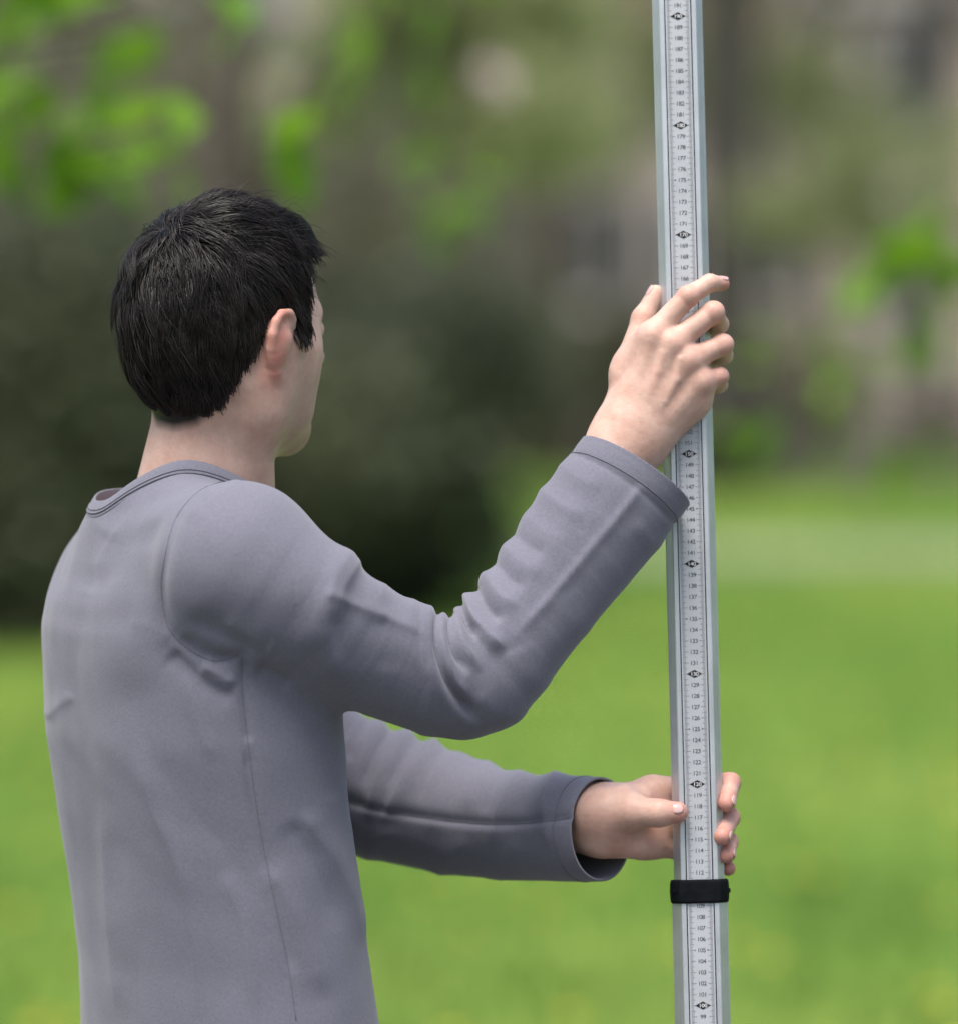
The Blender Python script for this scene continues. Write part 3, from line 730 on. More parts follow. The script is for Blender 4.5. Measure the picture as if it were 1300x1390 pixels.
RA = smooth_curve([(*PX(324, 768, -.150), .0645), (*PX(400, 817, -.150), .0610), (*PX(490, 874, -.125), .0545), (*PX(575, 910, -.10), .0545), (*PX(642, 917, -.083), .0555),
                   (*PX(694, 862, -.075), .0520), (*PX(745, 795, -.062), .0530), (*PX(798, 726, -.048), .0565), (*PX(862, 641, -.034), .0570), (*PX(900, 592, -.026), .0575)], 25).astype(f32)
LA = smooth_curve([(*PX(196, 778, .135), .060), (*PX(310, 915, .165), .062), (*PX(440, 1048, .175), .063), (*PX(480, 1064, .168), .0645), (*PX(540, 1085, .148), .0600), (*PX(620, 1106, .112), .0560),
                   (*PX(700, 1121, .064), .0500), (*PX(780, 1125, .014), .0490), (*PX(822, 1126, -.012), .0480), (*PX(880, 1128, -.046), .048)], 25).astype(f32)
def sd_tube(P, C, flatn, f0, f1):
    m = len(C)-1; d = np.full(len(P), .06, f32); nb = 4
    for j in range(nb):
        i0, i1 = m*j//nb, m*(j+1)//nb; seg = C[i0:i1+1]; r_ = seg[:, 3].max()+.058
        w_ = np.nonzero(((P > seg[:, :3].min(0)-r_) & (P < seg[:, :3].max(0)+r_)).all(1))[0]
        if not len(w_): continue
        Q = P[w_]; e = d[w_]
        for i in range(i0, i1): e = np.minimum(e, rcf(Q, C[i, :3], C[i+1, :3], C[i, 3], C[i+1, 3], flatn, f0+(f1-f0)*i/m))
        d[w_] = e
    return d
def unit(v): return (np.asarray(v)/np.linalg.norm(v)).astype(f32)
fr = unit(RA[-1, :3]-RA[-6, :3]); rflat = unit(V3(0, 1, 0)-fr*fr[1])
fl_ = unit(LA[-1, :3]-LA[-8, :3]); lflat = unit(V3(0, 1, 0)-fl_*fl_[1])
def sd_body_core(P):
    d = sd_trunk(P)
    d = smin(d, rc(P, PX(322, 766, -.140), PX(196, 778, .130), .062, .060), .045)
    d = smin(d, rc(P, PX(262, 700, .0), PX(328, 738, -.120), .050, .042), .05)       # trapezius slopes
    d = smin(d, rc(P, PX(240, 705, .02), PX(185, 742, .11), .050, .042), .05)
    d = smin(d, rc(P, PX(252, 730, .01), PX(248, 660, .012), .088, .080), .03)        # neckline stump
    d = smin(d, ell(P, PX(225, 800, -.055), np.stack([RT, FW, UP]), (.075, .035, .09)), .05)   # shoulder blades
    d = smin(d, ell(P, PX(160, 815, .04), np.stack([RT, FW, UP]), (.06, .035, .09)), .05)
    return d
def sd_shirt(P):
    d = sd_body_core(P)
    d = smin(d, sd_tube(P, RA, rflat, 1.0, .80), .028)
    return smin(d, sd_tube(P, LA, lflat, 1.0, .86), .022)
t_ = time.time()
SV, SF = nets(sd_shirt, (-.50, -.27, .84), (.24, .30, 1.56), .0022)
print('shirt raw', len(SV), round(time.time()-t_, 1))
# component labels
dT, dR, dL = sd_body_core(SV), sd_tube(SV, RA, rflat, 1., .8), sd_tube(SV, LA, lflat, 1., .86)
lab = np.argmin(np.stack([dT, dR, dL]), 0)
def wgt(d): return np.clip(1-(d-np.minimum(np.minimum(dT, dR), dL))/.02, 0, 1)
W_ = {'T': wgt(dT), 'R': wgt(dR), 'L': wgt(dL)}
exec_folds = True
# ---- folds of the jersey: (part, line in photo pixels, height mm, half width px, one-sidedness)
SN_ = vnormals(SV, SF); SPX = to_px(SV); VIEW = SV-np.array([0, -CAM_D, CAM_H]); VIEW /= np.linalg.norm(VIEW, axis=1)[:, None]
FACE = np.clip((-(SN_*VIEW).sum(1)+.45)/.4, 0, 1)
disp = np.zeros(len(SV)); AMP = {'R': 1.9, 'T': 1.7, 'L': 1.9}
def fold(part, pts, amp, wid, asym=0., taper=.2):
    global disp
    if part != 'T' and taper:
        p0, p1 = np.array(pts[0], float), np.array(pts[1], float); pts = [tuple(p0-(p1-p0)/np.linalg.norm(p1-p0)*16)]+list(pts)
    C = smooth_curve(pts, max(8, 5*len(pts))); lo = C.min(0)-wid*3.2; hi = C.max(0)+wid*3.2
    s = np.nonzero(((SPX > lo) & (SPX < hi)).all(1) & (W_[part] > 0) & (FACE > 0))[0]
    if not len(s): return
    Q = SPX[s]; best = np.full(len(s), 1e9); sg = np.zeros(len(s)); uu = np.zeros(len(s)); L = len(C)-1
    for i in range(L):
        a, d = C[i], C[i+1]-C[i]; q = Q-a; h = np.clip((q@d)/(d@d+1e-9), 0, 1); e = q-h[:, None]*d; ds = np.sqrt((e*e).sum(1)); c = d[0]*q[:, 1]-d[1]*q[:, 0]
        m = ds < best; best[m] = ds[m]; sg[m] = np.sign(c[m]); uu[m] = (i+h[m])/L
    x = sg*best/wid
    tp = np.clip(np.minimum(uu, 1-uu)/taper, 0, 1) if taper else 1
    tp = tp*tp*(3-2*tp) if taper else 1
    disp[s] += amp*AMP[part]*.001*tp*(np.exp(-np.abs(x)**1.45*.58)*(1-asym*x))*W_[part][s]*FACE[s]
# right sleeve: shoulder and upper arm
fold('R', [(474, 756), (452, 790), (444, 835), (452, 885), (482, 940)], 2.20, 13, -.75)
fold('R', [(482, 772), (462, 805), (456, 850)], 2.10, 9, -.5)
fold('R', [(450, 812), (490, 826), (535, 845), (585, 868)], 1.3, 6, .3)
fold('R', [(520, 802), (512, 822), (520, 850)], 1.08, 9)
fold('R', [(560, 815), (555, 845), (560, 880), (575, 930)], 1.08, 11, .3)
fold('R', [(572, 990), (578, 960), (583, 925), (578, 890)], 1.00, 9, -.4)
fold('R', [(500, 960), (520, 930), (525, 895)], 0.72, 14)
# inner elbow
fold('R', [(594, 824), (591, 850), (593, 885), (605, 925), (628, 960), (655, 990)], -4.2, 6.5, .9)
fold('R', [(601, 828), (600, 860), (606, 895), (622, 930), (650, 965)], 3.6, 6, -.2)
fold('R', [(611, 826), (610, 855), (618, 888), (636, 920)], -3.6, 5, .6)
fold('R', [(618, 824), (620, 850), (630, 880), (655, 915)], 3.4, 6, -.2)
fold('R', [(626, 822), (632, 846), (648, 872)], -3.4, 4.5, .5)
fold('R', [(634, 812), (644, 836), (665, 862), (690, 885)], 4.2, 8, -.3)
fold('R', [(650, 806), (662, 826), (684, 846)], -2.8, 6)
fold('R', [(664, 786), (678, 806), (706, 826)], 2.11, 9, -.3)
fold('R', [(676, 768), (694, 786), (716, 798)], -1.49, 7)
fold('R', [(690, 746), (708, 764), (740, 782)], 1.36, 11, -.3)
fold('R', [(702, 728), (720, 742), (744, 752)], -1.24, 7)
fold('R', [(718, 704), (738, 722), (775, 740)], 0.93, 12, -.3)
fold('R', [(740, 668), (762, 686), (800, 702)], 1.36, 10, -.3)
fold('R', [(764, 634), (790, 652), (820, 664)], 1.0, 9)
fold('R', [(862, 668), (832, 706), (800, 744), (762, 790), (725, 832), (690, 872)], 1.3, 5, .5)
fold('R', [(905, 742), (880, 730), (858, 700)], 0.90, 11, .3)
fold('R', [(795, 855), (770, 830), (756, 800)], 0.60, 14)
fold('R', [(700, 975), (668, 962), (640, 940)], 1.00, 14)
fold('R', [(735, 925), (712, 900), (700, 875)], 0.80, 14)
# hem of the right cuff
fold('R', [(781, 616), (820, 634), (862, 662), (895, 690), (916, 712)], -1.0, 3.5, .0, 0)
# armhole, armpit
fold('T', [(303, 652), (266, 668), (236, 706), (222, 756), (217, 800), (225, 847), (251, 881), (290, 900), (326, 892)], -0.88, 5, .6, .1)
fold('R', [(303, 652), (266, 668), (236, 706), (222, 756), (217, 800), (225, 847), (251, 881), (290, 900), (326, 892)], -0.88, 5, .6, .1)
fold('T', [(345, 884), (310, 893), (275, 884), (245, 858)], -2.10, 9, .5)
fold('R', [(352, 886), (318, 874), (285, 858), (250, 838)], -1.75, 10, -.6)
fold('R', [(356, 880), (328, 858), (296, 844)], 1.20, 9)
fold('T', [(330, 900), (300, 902), (268, 890), (236, 872)], 1.10, 8, .3)
fold('T', [(325, 948), (296, 934), (268, 916), (246, 894), (232, 880)], -1.80, 9, .8)
fold('T', [(322, 930), (296, 914), (272, 900)], 2.4, 8)
fold('T', [(345, 905), (372, 915), (400, 930)], -2.4, 10)
fold('T', [(236, 870), (205, 850), (170, 846)], 0.70, 14)
# yoke and neck
fold('T', [(300, 652), (262, 662), (228, 682), (200, 712)], 1.20, 9, .4)
fold('T', [(292, 664), (250, 684), (216, 712), (196, 748)], -0.90, 9)
fold('T', [(262, 640), (236, 650), (205, 680), (178, 720)], 0.80, 9)
fold('T', [(200, 640), (170, 680), (142, 715), (122, 760)], 1.00, 10, .3)
fold('T', [(150, 690), (130, 730), (118, 790)], -1.20, 14)
fold('R', [(312, 652), (276, 676), (252, 712)], 1.00, 11)
# back and side
fold('T', [(118, 760), (104, 850), (98, 930), (112, 1040), (140, 1150), (165, 1260)], -3.00, 26, .2)
fold('T', [(150, 880), (180, 980), (232, 1070), (300, 1150), (360, 1240)], -2.00, 34, .3)
fold('T', [(60, 978), (76, 960), (96, 944)], 0.69, 6, .5)
fold('T', [(330, 1010), (342, 1090), (360, 1160), (380, 1250), (398, 1330)], -1.3, 4.5, .5, .1)
fold('T', [(328, 895), (330, 950), (336, 1010)], -1.3, 4.5, .5, .1)
fold('T', [(408, 1098), (425, 1130), (450, 1165), (478, 1225), (494, 1290)], 2.09, 11, .5)
fold('T', [(392, 1110), (415, 1150), (440, 1200), (462, 1270)], -1.68, 13)
fold('T', [(356, 1170), (390, 1220), (420, 1290), (440, 1360)], 2.09, 15)
fold('T', [(430, 980), (440, 1040), (452, 1090)], -0.90, 14)
fold('T', [(175, 1010), (200, 1090), (240, 1180), (262, 1290), (270, 1390)], 1.1, 9, .5)
fold('T', [(128, 1080), (138, 1180), (150, 1290), (158, 1390)], 1.2, 9, .5)
fold('T', [(300, 1180), (330, 1260), (345, 1380)], 1.0, 10, .5)
fold('T', [(250, 905), (262, 970), (290, 1040)], .7, 9, .5)
# left sleeve
fold('L', [(488, 968), (470, 990), (462, 1025)], 1.26, 9, .4)
fold('L', [(498, 978), (482, 1005), (474, 1040)], -1.38, 6)
fold('L', [(514, 982), (494, 1010), (480, 1055), (474, 1095)], 1.53, 8, .4)
fold('L', [(530, 992), (508, 1030), (492, 1075)], -2.09, 7)
fold('L', [(548, 998), (524, 1036), (508, 1076), (496, 1120)], 3.45, 8, .4)
fold('L', [(585, 1010), (556, 1048), (536, 1085), (516, 1120)], 3.22, 8, .4)
fold('L', [(568, 1006), (546, 1036), (526, 1074)], -1.39, 7)
fold('L', [(622, 1024), (600, 1056), (588, 1100), (580, 1140)], 0.97, 8, .4)
fold('L', [(604, 1018), (580, 1056), (566, 1096)], -0.72, 7)
fold('L', [(660, 1038), (640, 1070), (630, 1105)], 0.97, 8, .4)
fold('L', [(704, 1048), (684, 1080), (668, 1120), (664, 1155)], 0.97, 7, .4)
fold('L', [(682, 1046), (664, 1080), (652, 1110)], -1.03, 7)
fold('L', [(752, 1050), (736, 1080), (738, 1120), (748, 1160)], 1.84, 7, .4)
fold('L', [(728, 1050), (712, 1080), (704, 1110)], -0.64, 7)
fold('L', [(500, 1160), (515, 1140), (545, 1125)], 1.26, 10)
fold('L', [(600, 1182), (612, 1160), (640, 1140)], 1.15, 11)
fold('L', [(680, 1190), (690, 1165), (715, 1148)], 0.92, 11)
fold('L', [(470, 1090), (540, 1106), (640, 1119), (710, 1119), (782, 1110)], -1.50, 4.5, .6, .05)
# slow undulation of loose cloth
ks = np.random.default_rng(9).normal(size=(7, 3)); ks /= np.linalg.norm(ks, axis=1)[:, None]
for i, kk in enumerate(ks): disp += .0002*np.sin((SV@kk)*(45+22*i)+i*1.7+1.5*np.sin((SV@ks[(i+2) % 7])*30))*(.8 if i < 4 else .45)
SV = (SV+SN_*disp[:, None]).astype(f32)
# neckline height
NC = PX(252, 640, .010); NAX, NAY = .0865, .081
qn = SV-NC; tn = np.arctan2(qn[:, 1]/NAY, qn[:, 0]/NAX); nr = np.sqrt((qn[:, 0]/NAX)**2+(qn[:, 1]/NAY)**2)
tq = np.radians([-180, -150, -135, -115, -90, -70, -45, 0, 45, 90, 135, 180]); pyq = [660, 664, 657, 640, 617, 627, 650, 668, 668, 662, 655, 660]
zq = [px(650, y_, float(NC[1]+NAY*math.sin(t))) [2]-.0125 for t, y_ in zip(tq, pyq)]
tt_ = np.linspace(-np.pi, np.pi, 73); zt = np.interp(tt_, tq, zq); kz = np.hanning(7); kz /= kz.sum(); zt = np.convolve(np.concatenate([zt[-4:-1], zt, zt[1:4]]), kz, 'valid')
up_ = (SV[:, 2] > 1.36) & (SN_[:, 2] > -.2); upw = np.clip((SV[:, 2]-1.33)/.07, 0, 1)*np.clip((SN_[:, 2]+.5)/.5, 0, 1)
ringm = up_ & (np.abs(nr-1.0) < .05); zs = np.array([np.median(SV[ringm & (np.abs((tn-t+np.pi) % (2*np.pi)-np.pi) < .12), 2]) if (ringm & (np.abs((tn-t+np.pi) % (2*np.pi)-np.pi) < .12)).any() else zt[i] for i, t in enumerate(tt_)])
zs = np.convolve(np.concatenate([zs[-4:-1], zs, zs[1:4]]), kz, 'valid')
dz_ = np.interp(tn, tt_, zt-zs); fo = np.clip(1-(nr-1)/1.1, 0, 1); fo = np.where(nr < 1, 1, fo*fo*(3-2*fo))
SV[:, 2] += (dz_*fo*upw).astype(f32)
print('neck adjust mm', np.round((zt-zs)[::6]*1000, 0))

# ---- cuts: cuffs, neckline, hem
def cut(V, F, inside, proj):
    """drop faces wholly in the cut region, slide the rim onto the cut"""
    ins = inside; keep = ~ins[F].all(1); F = F[keep]
    used = np.unique(F); rim = used[ins[used]]; V[rim] = proj(V[rim]); return V, F
CR = PX(861, 640, -.033); nR = unit(fr*1.0+V3(-.05, .10, .06)); CL = PX(816, 1126, -.008); nL = unit(fl_+V3(.0, .0, .0))
def nq(v): q = v-NC; return np.sqrt((q[:, 0]/NAX)**2+(q[:, 1]/NAY)**2)
sN = (nq(SV) < 1.02) & (SV[:, 2] > 1.40)
def npj(v): q = v-NC; k = 1.02/np.maximum(nq(v), .2); o = v.copy(); o[:, 0] = NC[0]+q[:, 0]*k; o[:, 1] = NC[1]+q[:, 1]*k; return o
SV, SF = cut(SV, SF, sN, npj)
sH = SV[:, 2] < .90
SV, SF = cut(SV, SF, sH, lambda v: np.stack([v[:, 0], v[:, 1], np.full(len(v), .90, v.dtype)], 1))
used = np.unique(SF); mp_ = np.full(len(SV), -1); mp_[used] = np.arange(len(used)); SV = SV[used]; SF = mp_[SF]
# ---- materials
def fabric(name, c1, c2, weave=1.0):
    m, n, b = new_mat(name)
    t = noise(n, 420, 3, .7); t2 = noise(n, 9, 4); t3 = noise(n, 60, 3)
    r = ramp(n, t.outputs[0], [(.3, c1), (.7, c2)]); r2 = ramp(n, t2.outputs[0], [(.3, (.965, .965, .965)), (.7, (1.03, 1.03, 1.03))])
    mx = N(n, 'ShaderNodeMixRGB', blend_type='MULTIPLY'); mx.inputs[0].default_value = 1
    n.links.new(r.outputs[0], mx.inputs[1]); n.links.new(r2.outputs[0], mx.inputs[2]); n.links.new(mx.outputs[0], b.inputs['Base Color'])
    b.inputs['Roughness'].default_value = .85; b.inputs['Specular IOR Level'].default_value = .2
    b.inputs['Sheen Weight'].default_value = .25; b.inputs['Sheen Roughness'].default_value = .5
    ad = N(n, 'ShaderNodeMath', operation='ADD'); n.links.new(t.outputs[0], ad.inputs[0]); n.links.new(t3.outputs[0], ad.inputs[1])
    bump(n, b, ad.outputs[0], .22*weave, .0010); return m
m_shirt = fabric('grey_jersey', (.143, .142, .178), (.182, .181, .222))
m_seam = fabric('seam_thread', (.105, .103, .127), (.135, .132, .160))
m_denim = fabric('dark_denim', (.018, .022, .035), (.035, .042, .06))
m_shoe = noisy_mat('shoe_leather', (.02, .016, .013), (.035, .028, .022), 30, .5)
m_hair, n, b = new_mat('dark_hair'); b.inputs['Roughness'].default_value = .40; b.inputs['Specular IOR Level'].default_value = .5
t = noise(n, 60, 2); r = ramp(n, t.outputs[0], [(.3, (.005, .0037, .0033)), (.7, (.021, .0148, .0122))]); n.links.new(r.outputs[0], b.inputs['Base Color'])
b.inputs['Anisotropic'].default_value = .0
m_skin, n, b = new_mat('skin')
a1 = N(n, 'ShaderNodeAttribute', attribute_name='red'); a2 = N(n, 'ShaderNodeAttribute', attribute_name='scalp'); a3 = N(n, 'ShaderNodeAttribute', attribute_name='beard')
t = noise(n, 55, 4); t2 = noise(n, 700, 3); t3 = noise(n, 190, 4, .7)
r = ramp(n, t.outputs[0], [(.30, (.565, .350, .272)), (.70, (.675, .468, .378))])
def mixc(fac, c_in, colr):
    mx = N(n, 'ShaderNodeMixRGB'); n.links.new(fac, mx.inputs[0]); n.links.new(c_in, mx.inputs[1]); mx.inputs[2].default_value = (*colr, 1); return mx.outputs[0]
c_ = mixc(a1.outputs['Fac'], r.outputs[0], (.52, .18, .14)); c_ = mixc(a3.outputs['Fac'], c_, (.30, .215, .19)); c_ = mixc(a2.outputs['Fac'], c_, (.010, .008, .008))
r5 = ramp(n, t3.outputs[0], [(.3, (.95, .925, .915)), (.65, (1.02, 1.02, 1.02))]); mx5 = N(n, 'ShaderNodeMixRGB', blend_type='MULTIPLY'); mx5.inputs[0].default_value = 1
n.links.new(c_, mx5.inputs[1]); n.links.new(r5.outputs[0], mx5.inputs[2])
n.links.new(mx5.outputs[0], b.inputs['Base Color']); b.inputs['Roughness'].default_value = .5; b.inputs['Specular IOR Level'].default_value = .4
b.inputs['Subsurface Weight'].default_value = .45; b.inputs['Subsurface Radius'].default_value = (1, .35, .2); b.inputs['Subsurface Scale'].default_value = .004
ad = N(n, 'ShaderNodeMath', operation='MULTIPLY_ADD'); ad.inputs[1].default_value = .35; n.links.new(t2.outputs[0], ad.inputs[0]); n.links.new(t3.outputs[0], ad.inputs[2])
bump(n, b, ad.outputs[0], .5, .0009)
m_nail, n, b = new_mat('nail'); b.inputs['Base Color'].default_value = (.60, .38, .34, 1); b.inputs['Roughness'].default_value = .22
t = noise(n, 90, 2); r = ramp(n, t.outputs[0], [(.3, (.58, .35, .32)), (.7, (.64, .42, .385))]); n.links.new(r.outputs[0], b.inputs['Base Color'])
m_eye, n, b = new_mat('eye_white'); b.inputs['Base Color'].default_value = (.7, .68, .65, 1); b.inputs['Roughness'].default_value = .1

import bmesh
def clean(V, F):
    bm = bmesh.new(); me_ = mesh_np('tmp', V, F); bm.from_mesh(me_); bmesh.ops.remove_doubles(bm, verts=[v for v in bm.verts if v.is_boundary or any(e.is_boundary for w_ in v.link_edges for e in w_.other_vert(v).link_edges)], dist=.0011)
    for c_, n_ in ((CR, nR), (CL, nL)):
        cc, nn = Vector(c_.tolist()), Vector(n_.tolist())
        fs = []
        for f in bm.faces:
            q = f.calc_center_median()-cc; t = q.dot(nn)
            if -.012 < t < .14 and (q-nn*t).length < .08: fs.append(f)
        es = {e for f in fs for e in f.edges}; vs_ = {v for f in fs for v in f.verts}
        bmesh.ops.bisect_plane(bm, geom=list(vs_)+list(es)+fs, plane_co=cc, plane_no=nn, clear_outer=True, dist=1e-5)
        rim = [v for v in bm.verts if v.is_boundary and (v.co-cc).length < .12]
        bmesh.ops.remove_doubles(bm, verts=rim, dist=.0009)
    return bm
person = empty('person', (float(_tz[0, 1]), 0.02, 0))
tag(person, 'man with short dark hair in grey long-sleeved top holding the staff with both hands', 'person')
bm_ = clean(SV, SF); me_s = bpy.data.meshes.new('shirt'); bm_.to_mesh(me_s); bvh = BVHTree.FromBMesh(bm_); bm_.free()
me_s.polygons.foreach_set('use_smooth', np.ones(len(me_s.polygons), bool))
shirt = child_at(obj('shirt', me_s, m_shirt), person); shirt['label'] = 'grey lavender long-sleeved jersey top'
so_ = shirt.modifiers.new('thickness', 'SOLIDIFY'); so_.thickness = .0022; so_.offset = -1
CAMP = Vector((0, -CAM_D, CAM_H))
def on_shirt(pts, n=60, lift=.0002):
    o = []
    for q in smooth_curve([(x, y) for x, y in pts], n):
        t = px(q[0], q[1], 0); d = (Vector(t)-CAMP).normalized(); h, nn, i, _ = bvh.ray_cast(CAMP, d)
        if h is not None: o.append(np.array(h)-np.array(d)*lift)
    return o
def seam_obj(paths, r=.00042):
    g = MB()
    for p in paths:
        if len(p) > 2: g.tube(p, r, 5)
    if g.v:
        o = obj('seam', mesh_np('seam', g.v, g.f, True), m_seam); o.parent = shirt
seam_obj([on_shirt([(328, 892), (329, 940), (336, 1000), (346, 1080), (358, 1150), (374, 1230), (389, 1300), (402, 1385)], 90)])
seam_obj([on_shirt([(304, 652), (268, 668), (238, 705), (224, 755), (219, 800), (227, 846), (252, 878), (290, 897), (324, 890)], 70)])
seam_obj([on_shirt([(472, 1088), (510, 1098), (560, 1107), (640, 1117), (700, 1118), (750, 1114), (780, 1109)], 60)])
def sleeve_ring(c, nrm, back, m=90, lift=.0002):
    o = c-nrm*back; a = unit(np.cross(nrm, V3(0, 1, .1))); b_ = np.cross(nrm, a); pts = []
    for k in range(m+1):
        t = 2*math.pi*k/m; d = a*math.cos(t)+b_*math.sin(t); h, nn, i, ds = bvh.ray_cast(Vector((o+d*.11).tolist()), Vector((-d).tolist()))
        if h is not None and ds < .105: pts.append(np.array(h)+d*lift)
    return pts
seam_obj([sleeve_ring(CR, nR, .0185)], .0005); seam_obj([sleeve_ring(CL, nL, .019)], .0004)
# ---- collar band along the neckline
th = np.linspace(0, 2*np.pi, 120, endpoint=False); cz = []
for t in th:
    x, y = NC[0]+1.035*NAX*math.cos(t), NC[1]+1.035*NAY*math.sin(t); h, nn, i, ds = bvh.ray_cast(Vector((x, y, 1.9)), Vector((0, 0, -1))); cz.append(h.z if h else 1.45)
k_ = np.hanning(13); k_ /= k_.sum(); cz = np.convolve(np.concatenate([cz[-6:], cz, cz[:6]]), k_, 'valid')
def band(r0, z0, r1, z1, th_):
    V = []; F = []
    prof = [(r0, z0), (r0+.4*(r1-r0)+th_*.55, z0+.4*(z1-z0)), (r1+th_*.5, z1-.0008), (r1, z1), (r1-th_*.5, z1-.0008), (r0-th_*2.2, z0), (r0-th_*2.2, z0-.012)]
    for t, z in zip(th, cz):
        c, s = math.cos(t), math.sin(t)
        for (r_, dz) in prof: V.append((NC[0]+(NAX+r_)*c, NC[1]+(NAY+r_)*s, z+dz))
    K = len(prof)
    for i in range(len(th)):
        j = (i+1) % len(th)
        for q in range(K-1): F.append((i*K+q, j*K+q, j*K+q+1, i*K+q+1))
    return V, F
V, F = band(.0040, -.002, -.0035, .0125, .0022)
cb = obj('collar_band', mesh_np('collar_band', V, F), m_shirt); cb.parent = shirt
for r_, dz in ((.0036, .0012), (.0022, .0042)):
    g = MB(); g.tube([(NC[0]+(NAX+r_)*math.cos(t), NC[1]+(NAY+r_)*math.sin(t), z+dz) for t, z in zip(np.append(th, th[0]), np.append(cz, cz[0]))], .0005, 5, False)
    o = obj('stitch', mesh_np('stitch', g.v, g.f), m_seam); o.parent = shirt
# ---- skin: one mesh (head and neck, both hands, trunk and arms under the top)
t_ = time.time()
parts = [nets(sd_head, HC-V3(.16, .16, .26), HC+V3(.16, .16, .13), .0020)]
parts[0] = parts[0]
parts.append(nets(sd_rhand, (.06, -.09, 1.40), (.27, .07, 1.72), .00115))
parts.append(nets(sd_lhand, (.03, -.09, 1.06), (.27, .09, 1.25), .00115))
def sd_inner(P):
    d = sd_trunk(P, -.02)+.004
    d = smin(d, rc(P, PX(322, 772, -.130), PX(196, 785, .120), .044, .042), .04); d = smin(d, rc(P, NB, NT, .052, .050), .04)
    for C, fn in ((RA, rflat), (LA, lflat)):
        C2 = C[:-9].copy(); C2[:, 3] = np.maximum(.028, C2[:, 3]-.017); d = smin(d, sd_tube(P, C2, fn, 1., 1.), .02)
    return d
parts.append(nets(sd_inner, (-.50, -.27, .84), (.24, .30, 1.60), .007, marg=1.6))
def crease(V, F, joints, amp=.00034, per=.0026, rad=.0075):
    nrm = vnormals(V, F)
    for (c_, d_, o_, am) in joints:
        d_ = unit(d_); q = V-c_; t = q@d_; r2 = (q*q).sum(1); m = r2 < (rad*2.4)**2
        side = np.clip((nrm[m]@unit(o_)+.1)/.5, 0, 1); bend = t[m]+.0009*np.sin(q[m]@np.cross(d_, unit(o_))*420)
        V[m] += nrm[m]*(am*amp*np.cos(2*np.pi*bend/per)*np.exp(-(t[m]/rad)**2*1.3)*np.exp(-r2[m]/(rad*1.7)**2)*side)[:, None]
    return V
jr = []
for pts, rad in R_fing:
    jr.append((pts[1], pts[1]-pts[0], V3(.25, -1, .3), 1.0)); jr.append((pts[2], pts[2]-pts[1], V3(.6, -.5, .5), .7))
jr.append((R_thumb[0][2], R_thumb[0][3]-R_thumb[0][1], V3(-1, -.6, .2), 1.1))
parts[1] = (crease(parts[1][0], parts[1][1], jr), parts[1][1])
jl = [(L_thumb[0][2]+V3(.001, 0, 0), L_thumb[0][3]-L_thumb[0][1], V3(.1, -1, .3), 1.2)]
for pts, rad in L_fing: jl.append((pts[2], pts[3]-pts[2], V3(.8, -.4, .3), .8))
parts[2] = (crease(parts[2][0], parts[2][1], jl), parts[2][1])
nv = 0; BV = []; BF = []
for v, f in parts: BV.append(v); BF.append(f+nv); nv += len(v)
BV = np.concatenate(BV); BF = np.concatenate(BF)
body = child_at(obj('body', mesh_np('body', BV, BF), m_skin), person); body['label'] = 'fair skin of head, neck and hands'
print('skin', len(BV), round(time.time()-t_, 1))
def glow(pts, rad):
    o = np.zeros(len(BV), f32)
    for p in pts: o = np.maximum(o, np.exp(-((BV-p)**2).sum(1)/rad**2))
    return o
red = .75*glow([p[0][1] for p in R_fing]+[p[0][3] for p in R_fing], .010)+.45*glow(R_mcp, .012)+.8*glow([p[0][3] for p in L_fing]+[p[0][2] for p in L_fing]+[L_thumb[0][3]], .013)
red += .25*glow([lp(880, 1140, .01), lp(885, 1120, .01), lp(845, 1140, .0)], .03)
red += .75*glow([hp(s*.09, -.012, z) for s in (-1, 1) for z in (0, -.02, -.04, -.055)], .016)
# hair masks in head space
def head_local(P): q = P-HC; return q@HR, q@HF, q[:, 2]
AZ = np.array([0, 25, 45, 56, 62, 66, 70, 84, 87, 95, 108, 116, 122, 130, 142, 158, 180.])
ZL = np.array([.062, .060, .052, .036, .014, -.016, -.025, -.025, -.002, .002, -.034, -.052, -.063, -.077, -.093, -.104, -.108])
def hair_gap(P, ext=0):
    r_, f_, z_ = head_local(P); az = np.degrees(np.abs(np.arctan2(r_, f_))); return z_-np.interp(az, AZ, ZL)
hm = np.clip(hair_gap(BV)/.010, 0, 1); rr, ff, zl = head_local(BV); near = (np.linalg.norm(BV-HC, axis=1) < .16)
ins_ear = np.minimum(sd_ear(BV, 1), sd_ear(BV, -1)) < .0015
scalp = (hm*near*(~ins_ear)).astype(f32)
beard = (np.clip((.09-np.abs(zl+.085))/.05, 0, 1)*np.clip((ff-.0)/.02, 0, 1)*np.clip((-.045-zl)/.02, 0, 1)*near*(zl > -.135)*.40).astype(f32)
sb = np.exp(-((np.degrees(np.abs(np.arctan2(rr, ff)))-74)/7)**2)*np.clip((zl+.055)/.02, 0, 1)*np.clip((-.018-zl)/.004, 0, 1)*near*(~ins_ear)
beard = np.maximum(beard, (.35*sb).astype(f32))
for nm, a in (('red', np.clip(red, 0, 1)), ('scalp', scalp), ('beard', beard)):
    at = body.data.attributes.new(nm, 'FLOAT', 'POINT'); at.data.foreach_set('value', a.astype(f32))
